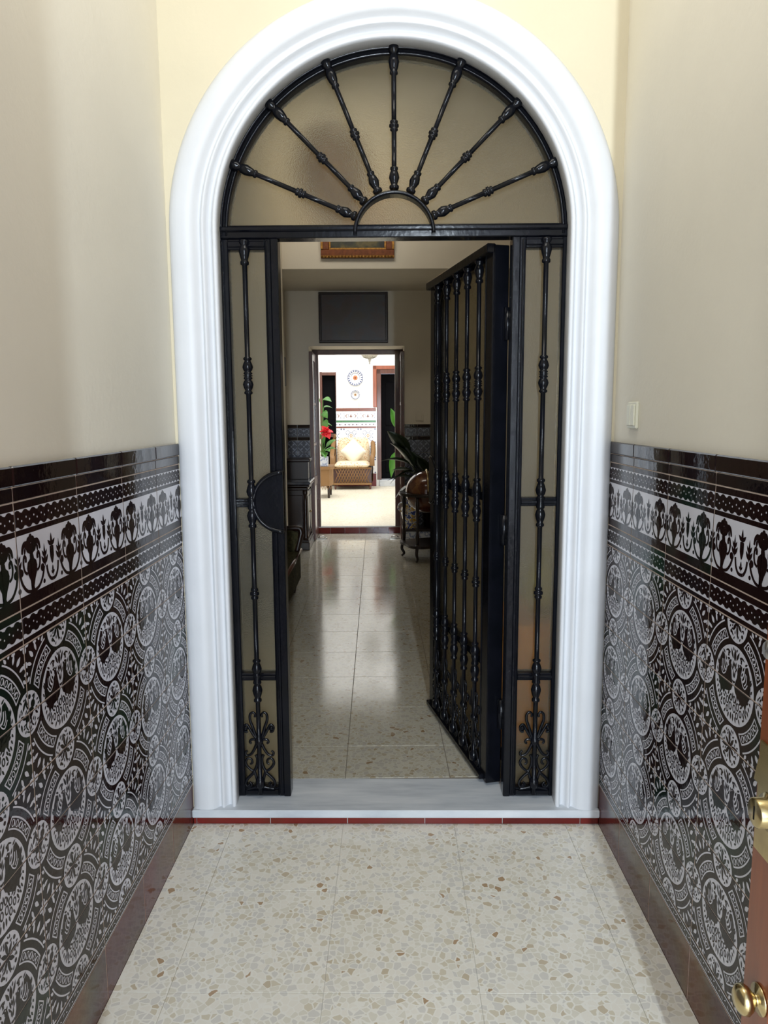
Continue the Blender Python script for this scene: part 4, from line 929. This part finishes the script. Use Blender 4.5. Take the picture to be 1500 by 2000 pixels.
# dado on the pier
PM = [M['court_white'], plain('brown_tile_paint', (0.17, 0.050, 0.025), 0.2), plain('green_tile_paint', (0.05, 0.16, 0.06), 0.2), plain('blue_tile_paint', (0.07, 0.09, 0.20), 0.2), plain('ochre_tile_paint', (0.45, 0.26, 0.06), 0.2)]
PM[0] = plain('white_painted_tile', (0.80, 0.80, 0.79), 0.2)
TWd = 0.311
m1 = leaf(0, -4, 90, 7.5, 2.4) + mx(leaf(0.5, -2, 30, 3.0, 1.3)) 
m2 = stroke([(-1.4, -3.2), (0.4, -1.2), (-0.4, 1.4), (-1.6, 2.8), (-2.2, 1.6)], 1.2, 0.6) + leaf(0.2, -1, 50, 2.6, 1.2)
fz = m1 + sh(m2, 8.6, 0) + sh([[(-a, b) for a, b in q][::-1] for q in m2], -8.6, 0)
fzb = mx(stroke([(3.2, 4.5), (4.6, 2.0), (4.2, -3.5)], 0.5) + disc(12.5, 3.5, 0.7, 8) + disc(12.5, -3.8, 0.7, 8) + stroke([(13.5, -5), (11.8, 0), (13.5, 5)], 0.4))
T_FR = tile_mesh('frieze', TWd, 0.168, [(fz, 1, 0.5), (fzb, 3, 0.5)], PM)
bb = []
for x in (-10.5, -3.5, 3.5, 10.5): bb += disc(x, 0, 1.6, 12) + leaf(x+2.0, 0, 0, 3.0, 1.0)
T_BD = tile_mesh('band', TWd, 0.075, [(bb, 3, 0.5), (sum([disc(x, 0, 0.7, 8) for x in (-10.5, -3.5, 3.5, 10.5)], []), 4, 0.8)], PM)
T_GS = tile_mesh('green_strip', TWd, 0.038, [], PM, base=2)
T_RS = tile_mesh('red_strip', TWd, 0.028, [], PM, base=1)
T_CP = tile_mesh('cap', TWd, 0.056, [], PM, base=1, t=0.012)
ff = mx(stroke([(2, 6), (5, 9), (9, 8), (11, 4)], 0.8, 0.4) + stroke([(2, -6), (5, -9), (9, -8), (11, -4)], 0.8, 0.4) + leaf(7, 2, 40, 4, 1.4) + leaf(7, -2, -40, 4, 1.4) + disc(13, 12, 1.4, 10) + disc(13, -12, 1.4, 10)) + arc(0, 0, 5.2, 5.9, 0, 360, 24)
fo_ = []
for k in range(6): fo_ += leaf(0.8*math.cos(k*PI/3), 0.8*math.sin(k*PI/3), 60*k, 3.2, 1.5)
T_FD = tile_mesh('field', TWd, 0.28, [(ff, 3, 0.5), (fo_, 4, 0.5)], PM)
xs = [-0.49-0.1555, -0.49+0.1555, -0.179+0.1555]
for i, x in enumerate(xs):
    for nm, me, z in (('cap_tile', T_CP, 1.559), ('frieze_tile', T_FR, 1.447), ('strip_tile', T_GS, 1.344), ('band_tile', T_BD, 1.2875), ('strip_tile', T_RS, 1.236), ('wall_tile', T_FD, 1.082), ('wall_tile', T_FD, 0.802), ('wall_tile', T_FD, 0.522)):
        m = me
        if i == 0: m = trimmed(me, 0.04, 0.16, me.name+'_cut')
        place(nm, m, CW, T(x, CY-0.03, z))
MB().box(-0.608, 0.133, CY-0.030, CY, ZP, 1.587).box(0.126, 0.139, CY-0.042, CY, ZP, 1.60).build('tile_bed', M['court_white'], CW)
for z, me in ((1.447, T_FR), (1.344, T_GS), (1.2875, T_BD), (1.236, T_RS), (1.082, T_FD), (0.802, T_FD), (0.522, T_FD)):
    place('return_tile', trimmed(me, -0.155, -0.108, me.name+'_cut'), CW, T(0.297, CY, z))
MB().box(-0.605, 0.126, CY-0.038, CY-0.03, ZP, 0.382).build('skirting', M['glaze_red'], CW)

# dark doorway on the right with a red-brown frame
dd = MB().box(0.075, 0.142, CY-0.022, CY+0.05, 1.60, 2.355, 0, 0.006).box(0.142, 0.222, CY-0.010, CY+0.05, ZP+0.115, 2.28, 1, 0.005).box(0.075, 1.05, CY-0.022, CY+0.05, 2.285, 2.355, 0, 0.006).box(0.142, 0.98, CY-0.010, CY+0.05, 2.205, 2.287, 1, 0.005).box(0.19, 0.222, CY+0.05, CY+0.3, ZP, 2.3, 1)
dd.build('door_4', [M['court_wood'], M['frame_wood']], mat4=HALL, label='red-brown frame of the dark doorway beside the tiled pier', cat='door frame', kind='structure')
dl = empty('dark_door_leaf', HALL @ T(0.222, CY+0.24, ZP+0.115), label='dark door leaf set back in the red-brown frame', cat='door')
MB().box(0, 0.66, 0, 0.04, 0, 1.95).build('leaf', M['black'], dl)
for z0, z1 in ((0.12, 0.85), (1.0, 1.8)): MB().box(0.08, 0.58, -0.008, 0.001, z0, z1, 0, 0.005).build('panel', M['black'], dl)
MB().box(0.186, 0.92, CY-0.10, CY+0.3, ZP, 0.262, 0, 0.006).build('trim_4', M['marble'], mat4=HALL, label='white marble doorstep of the dark court doorway', cat='step', kind='structure')
# dark opening on the left
wn = MB().box(-0.90, -0.855, CY-0.02, CY+0.1, ZP, 2.24, 0, 0.004).box(-0.612, -0.600, CY-0.006, CY+0.1, 1.60, 2.24).box(-0.86, -0.605, CY-0.02, CY+0.06, 2.18, 2.235, 0, 0.004).box(-0.86, -0.605, CY-0.01, CY+0.1, 1.06, 1.12, 0, 0.003)
wn.build('window_1', [M['frame_wood']], mat4=HALL, label='dark tall window left of the tiled pier', cat='window', kind='structure')
MB().box(-0.87, -0.60, CY+0.10, CY+0.12, ZP, 2.22).build('window_2', M['black'], mat4=HALL, label='dark glass of the tall court window', cat='window', kind='structure')

# two wall plates
def plate(name, x, z, r, label, rim, centre):
    root = empty(name, HALL @ T(x, CY, z), label=label, cat='plate', group='ceramic plates on the court wall')
    MB().lathe([(0, 0.004), (r*0.55, 0.004), (r*0.6, 0.008), (r*0.68, 0.018), (r*0.98, 0.028), (r, 0.026), (r*0.7, 0.012), (r*0.6, 0.0), (0, 0.0)], (0, 0, 0), (0, -1, 0), 32).build('dish', M['plate_white'], root)
    n = 18
    for k in range(n):
        a = 2*PI*k/n; c, s_ = math.cos(a), math.sin(a)
        me = MB().tube([(r*0.75*c, -0.024, r*0.75*s_), (r*0.84*math.cos(a+0.1), -0.0275, r*0.84*math.sin(a+0.1)), (r*0.94*math.cos(a+0.05), -0.0295, r*0.94*math.sin(a+0.05))], [r*0.04, r*0.075, r*0.04], 6, flat=0.2)
        me.build('rim_stroke', PM[3], root)
    for k in range(7):
        a = 2*PI*k/7
        MB().lathe([(0, 0), (r*0.12, 0), (r*0.10, 0.0015), (0, 0.002)], (r*0.2*math.cos(a), -0.006, r*0.2*math.sin(a)), (0, -1, 0), 10).build('petal', M[centre], root)
    MB().tube([(r*0.985*math.cos(2*PI*k/40), -0.028, r*0.985*math.sin(2*PI*k/40)) for k in range(41)], r*0.03, 6).build('rim_line', PM[3], root)
    MB().tube([(r*0.60*math.cos(2*PI*k/32), -0.009, r*0.60*math.sin(2*PI*k/32)) for k in range(33)], r*0.022, 6).build('well_line', PM[3], root)
    MB().lathe([(0, 0), (r*0.13, 0), (r*0.11, 0.002), (0, 0.003)], (0, -0.007, 0), (0, -1, 0), 12).build('flower_centre', PM[1], root)
M['plate_white'] = plain('white_plate_glaze', (0.74, 0.74, 0.75), 0.15)
M['orange_paint'] = plain('orange_plate_paint', (0.50, 0.17, 0.06), 0.2)
M['ochre2'] = plain('ochre_plate_paint', (0.45, 0.30, 0.15), 0.2)
plate('wall_plate', -0.247, 2.134, 0.140, 'larger ceramic plate with an orange flower on the court wall', 3, 'orange_paint')
plate('wall_plate', -0.250, 1.829, 0.082, 'smaller ceramic plate with a blue rim below the larger one', 3, 'ochre2')
s3 = MB().box(-0.03, 0.03, -0.008, 0, -0.04, 0.04, 0, 0.003).box(-0.014, 0.014, -0.012, -0.007, -0.02, 0.02, 0, 0.002).build('wall_socket', M['switch'], mat4=HALL @ T(-0.18, CY, 1.66), label='small ivory wall plate just above the court tiles', cat='light switch')

# hanging lamp
M['lamp_metal'] = plain('pierced_silver_lamp', (0.42, 0.40, 0.36), 0.4, 0.4, var=0.3, scale=70)
lm = empty('hanging_lamp', HALL @ T(0.034, 9.0, 2.245), label='pale metal lamp hanging in the court with a drop finial', cat='lamp')
MB().lathe([(0.0, 0.085), (0.04, 0.088), (0.09, 0.105), (0.135, 0.14), (0.158, 0.19), (0.150, 0.25), (0.10, 0.33), (0.05, 0.38), (0.0, 0.38)], n=28).build('bowl', M['lamp_metal'], lm)
for k in range(12):
    a = 2*PI*k/12; MB().tube([(0.045*math.cos(a), 0.045*math.sin(a), 0.086), (0.098*math.cos(a), 0.098*math.sin(a), 0.104), (0.162*math.cos(a), 0.162*math.sin(a), 0.19)], 0.004, 5).build('rib', M['lamp_metal'], lm)
MB().lathe([(0, 0), (0.012, 0.004), (0.016, 0.016), (0.009, 0.028), (0.016, 0.036), (0.020, 0.055), (0.030, 0.075), (0.036, 0.092), (0, 0.092)], n=16).build('finial', M['lamp_metal'], lm)
MB().tube([(0, 0, 0.38), (0, 0, 1.95)], 0.006, 6).build('chain', M['lamp_metal'], lm)

MB().box(-2.6, 2.8, 8.96, 9.04, 4.19, 4.25).build('trim_5', M['dark_wood'], mat4=HALL, label='dark beam across the open court', cat='beam', kind='structure')
# wicker armchair
def wicker(name, c0, c1):
    m = N(name); p = m.pos()
    w1 = m.n('ShaderNodeTexWave', i_Scale=38.0, i_Distortion=1.0); w1.bands_direction = 'Z'; m.l(p, w1.inputs['Vector'])
    w2 = m.n('ShaderNodeTexWave', i_Scale=38.0, i_Distortion=1.0); w2.bands_direction = 'X'; m.l(p, w2.inputs['Vector'])
    f = m.math('MULTIPLY', w1.outputs['Fac'], w2.outputs['Fac'])
    m.l(m.ramp(f, [(0.0, c0), (0.6, c1)]), m.b.inputs['Base Color']); m.set(Roughness=0.5); m.bump(f, 0.5, 0.004); return m.m
M['wicker'] = wicker('tan_wicker', (0.16, 0.075, 0.020), (0.33, 0.175, 0.055))
M['cane'] = plain('cane_strand', (0.24, 0.115, 0.035), 0.45, var=0.2, scale=40)
def floral():
    m = N('cream_floral_fabric'); p = m.pos(); v = m.n('ShaderNodeTexVoronoi', i_Scale=34.0); m.l(p, v.inputs['Vector'])
    f = m.noise(p, 60, 2)
    col = m.ramp(m.math('ADD', m.math('MULTIPLY', v.outputs['Distance'], 0.9), m.math('MULTIPLY', f, 0.35)), [(0.26, (0.42, 0.15, 0.05)), (0.40, (0.58, 0.34, 0.16)), (0.54, (0.74, 0.62, 0.42))])
    m.l(col, m.b.inputs['Base Color']); m.set(Roughness=0.85); return m.m
M['floral'] = floral()
M['cream_cloth'] = plain('cream_cushion_cloth', (0.80, 0.74, 0.58), 0.9, var=0.04, scale=30)
def cushion(w_, d_, h_, nn=14, e=0.35):
    def f(u, v, s_):
        x, y = 2*u-1, 2*v-1
        k = (max(0, 1-abs(x)**4)*max(0, 1-abs(y)**4))**e
        return (x*w_/2, y*d_/2, s_*h_/2*k)
    mb = MB(); mb.surf(lambda u, v: f(u, v, 1), nn, nn); mb.surf(lambda u, v: f(u, v, -1), nn, nn); return mb
ac = empty('wicker_armchair', HALL @ T(-0.255, 10.32, ZP), label='wicker armchair with cream floral cushions before the tiled pier', cat='armchair')
WK = M['wicker']
# local: y grows away from camera, seat front at y=0
fr_ = MB().box(-0.39, 0.30, -0.012, 0.012, 0.080, 0.115, 0, 0.006).box(-0.39, 0.30, -0.012, 0.012, 0.365, 0.395, 0, 0.006).build('front_frame', WK, ac)
for s_ in (-1, 1):
    for k in range(-3, 16):
        x0 = -0.37+0.048*k; x1 = x0+s_*0.125*1.0
        a, b = (x0, 0.11), (x1, 0.37)
        if -0.39 <= a[0] <= 0.30 and -0.39 <= b[0] <= 0.30:
            MB().tube([(a[0], -0.004*s_, a[1]), (b[0], -0.004*s_, b[1])], 0.0075, 6).build('lattice_strand', M['cane'], ac)
MB().box(-0.385, 0.295, 0.03, 0.04, 0.09, 0.38).build('inner_lining', M['frame_wood'], ac)
for s_, xo in ((-1, -0.395), (1, 0.31)):
    P = cr([(xo, -0.02, 0.42), (xo+0.0, 0.0, 0.56), (xo+s_*0.015, 0.15, 0.60), (xo+s_*0.02, 0.38, 0.66), (xo+s_*0.01, 0.60, 0.80), (xo-s_*0.03, 0.70, 0.92)], 5)
    MB().tube(P, 0.042, 10).build('arm_roll', WK, ac)
    MB().surf(lambda u, v, xo=xo, s_=s_: (xo+s_*0.012*math.sin(PI*v), -0.01+0.68*u, 0.085+(0.47+0.28*u*u)*v), 12, 8).surf(lambda u, v, xo=xo, s_=s_: (xo-s_*0.03, -0.01+0.68*u, 0.085+(0.47+0.28*u*u)*v), 12, 8).build('side_panel', WK, ac)
MB().surf(lambda u, v: (-0.40+0.72*u, 0.66+0.06*v-0.10*(2*u-1)**4, 0.10+(0.82+0.03*math.sin(PI*u))*v), 16, 10).surf(lambda u, v: (-0.40+0.72*u, 0.70+0.06*v-0.10*(2*u-1)**4, 0.10+(0.82+0.03*math.sin(PI*u))*v), 16, 10).build('backrest', WK, ac)
MB().tube([(-0.40+0.72*k/16, 0.72-0.10*(2*k/16-1)**4, 0.925+0.03*math.sin(PI*k/16)) for k in range(17)], 0.04, 10).build('back_roll', WK, ac)
cushion(0.64, 0.66, 0.13).build('seat_cushion', M['floral'], ac, T(-0.05, 0.29, 0.43))
cushion(0.60, 0.50, 0.14).build('back_cushion', M['floral'], ac, T(-0.04, 0.585, 0.68) @ Matrix.Rotation(PI/2-0.2, 4, 'X'))
for x in (-0.35, 0.27):
    for y in (0.03, 0.62): MB().lathe([(0.016, 0), (0.02, 0.04), (0.024, 0.085)], (x, y, 0), n=10).build('leg', M['frame_wood'], ac)
tp = cushion(0.345, 0.345, 0.13, e=0.5).build('throw_pillow', M['cream_cloth'], mat4=HALL @ T(-0.29, 10.66, ZP+0.655) @ Matrix.Rotation(-0.30, 4, 'X') @ Matrix.Rotation(PI/2, 4, 'X') @ RZ(PI/4), label='plain cream pillow set on its corner in the wicker armchair', cat='pillow')

# wicker table with the flowering pot
tb = empty('wicker_table', HALL @ T(-0.90, 9.25, ZP), label='low wicker table with dark legs at the left edge of the doorway', cat='table')
MB().prismz([(-0.33, -0.30), (0.30, -0.30), (0.34, -0.2), (0.34, 0.2), (0.30, 0.30), (-0.33, 0.30)], 0.46, 0.505).build('table_top', WK, tb)
MB().prismz([(-0.31, -0.28), (0.28, -0.28), (0.32, -0.18), (0.32, 0.18), (0.28, 0.28), (-0.31, 0.28)], 0.20, 0.46).build('apron', WK, tb)
for k in range(14): MB().tube([(-0.29+0.044*k, -0.285, 0.20), (-0.27+0.044*k, -0.287, 0.14), (-0.25+0.044*k, -0.285, 0.20)], 0.006, 5).build('fringe_loop', M['cane'], tb)
for x in (-0.27, 0.265):
    for y in (-0.24, 0.24): MB().lathe([(0.018, 0), (0.022, 0.21)], (x, y, 0), n=10).build('leg', M['dark_wood'], tb)
M['red_petal'] = plain('red_petal', (0.62, 0.010, 0.020), 0.5)
def pot_sq(root):
    MB().box(-0.09, 0.09, -0.09, 0.09, 0, 0.15, 0, 0.006).build('pot', M['blue_white'], root)
FL = [((0,0,.14),(.05,-.05,.24),(.20,-.10,.30),.13,.10,.2), ((0,0,.14),(.06,0,.30),(.22,.02,.42),.13,.08,.4), ((0,0,.14),(.02,-.08,.22),(.06,-.2,.14),.12,.15,0), ((0,0,.14),(.0,.05,.34),(.05,.05,.52),.11,.05,.6),
      ((0,0,.14),(-.05,-.05,.25),(-.18,-.12,.28),.13,.1,.1), ((0,0,.14),(-.05,0,.4),(-.12,-.02,.6),.12,.06,.7), ((0,0,.14),(.04,-.06,.26),(.13,-.2,.24),.12,.12,.3), ((0,0,.14),(.08,.03,.25),(.24,.06,.26),.12,.12,.1),
      ((0,0,.14),(.03,0,.72),(.10,-.10,.60),.13,.08,1.1), ((0,0,.14),(.02,0,.86),(.10,-.12,.76),.12,.08,1.0), ((0,0,.14),(.03,0,.93),(.17,.04,.92),.13,.1,.2), ((0,0,.14),(.02,.02,1.06),(.16,-.04,1.02),.12,.12,.5), ((0,0,.14),(-.02,0,1.0),(-.1,0,1.12),.10,.1,.3), ((0,0,.14),(.02,.0,.66),(.16,.02,.64),.11,.12,.3)]
rp = plant('flowering_plant', (-0.735, 9.12, ZP+0.505), 'green leafy plant with one red bloom in a square tiled pot', FL, M['leaf_green'], pot_sq, M['leaf_green'])
fb = Vector((0.065, -0.08, 0.54))
MB().tube(cr([(0, 0, 0.14), (0.03, -0.03, 0.30), tuple(fb)], 5), 0.005, 6).build('flower_stem', M['leaf_green'], rp)
for ring, (n, r, tilt) in enumerate(((6, 0.125, 0.25), (6, 0.10, 0.7), (4, 0.07, 1.2))):
    for k in range(n):
        a = 2*PI*k/n+ring*0.6; d = Vector((math.cos(a)*math.cos(tilt), -math.sin(tilt), math.sin(a)*math.cos(tilt)))
        leaf_blade(fb, fb+d*r, 0.14-0.02*ring, 0.05, 0.3).build('petal', M['red_petal'], rp)

# plant just inside the court, right of the doorway
CL = [((0,0,.3),(-.20,-.02,1.13),(-.30,-.04,1.40),.11,.02,1.45), ((0,0,.3),(-.25,-.02,.83),(-.30,-.04,.50),.11,.02,1.45), ((0,0,.3),(-.05,0,.9),(.1,0,1.3),.13,.08,.4), ((0,0,.3),(.05,.05,.8),(.25,.1,1.0),.13,.1,.3), ((0,0,.3),(.05,-.1,.7),(.2,-.3,.8),.13,.1,.3), ((0,0,.3),(-.02,.1,.8),(-.05,.3,1.0),.13,.1,.3)]
plant('court_plant', (0.62, 7.0, ZP), 'bright green broad-leaved plant just inside the court, right of the doorway', CL, M['leaf_green'], pot_round(0.16, 0.32, M['honey_wood']), M['leaf_green'])
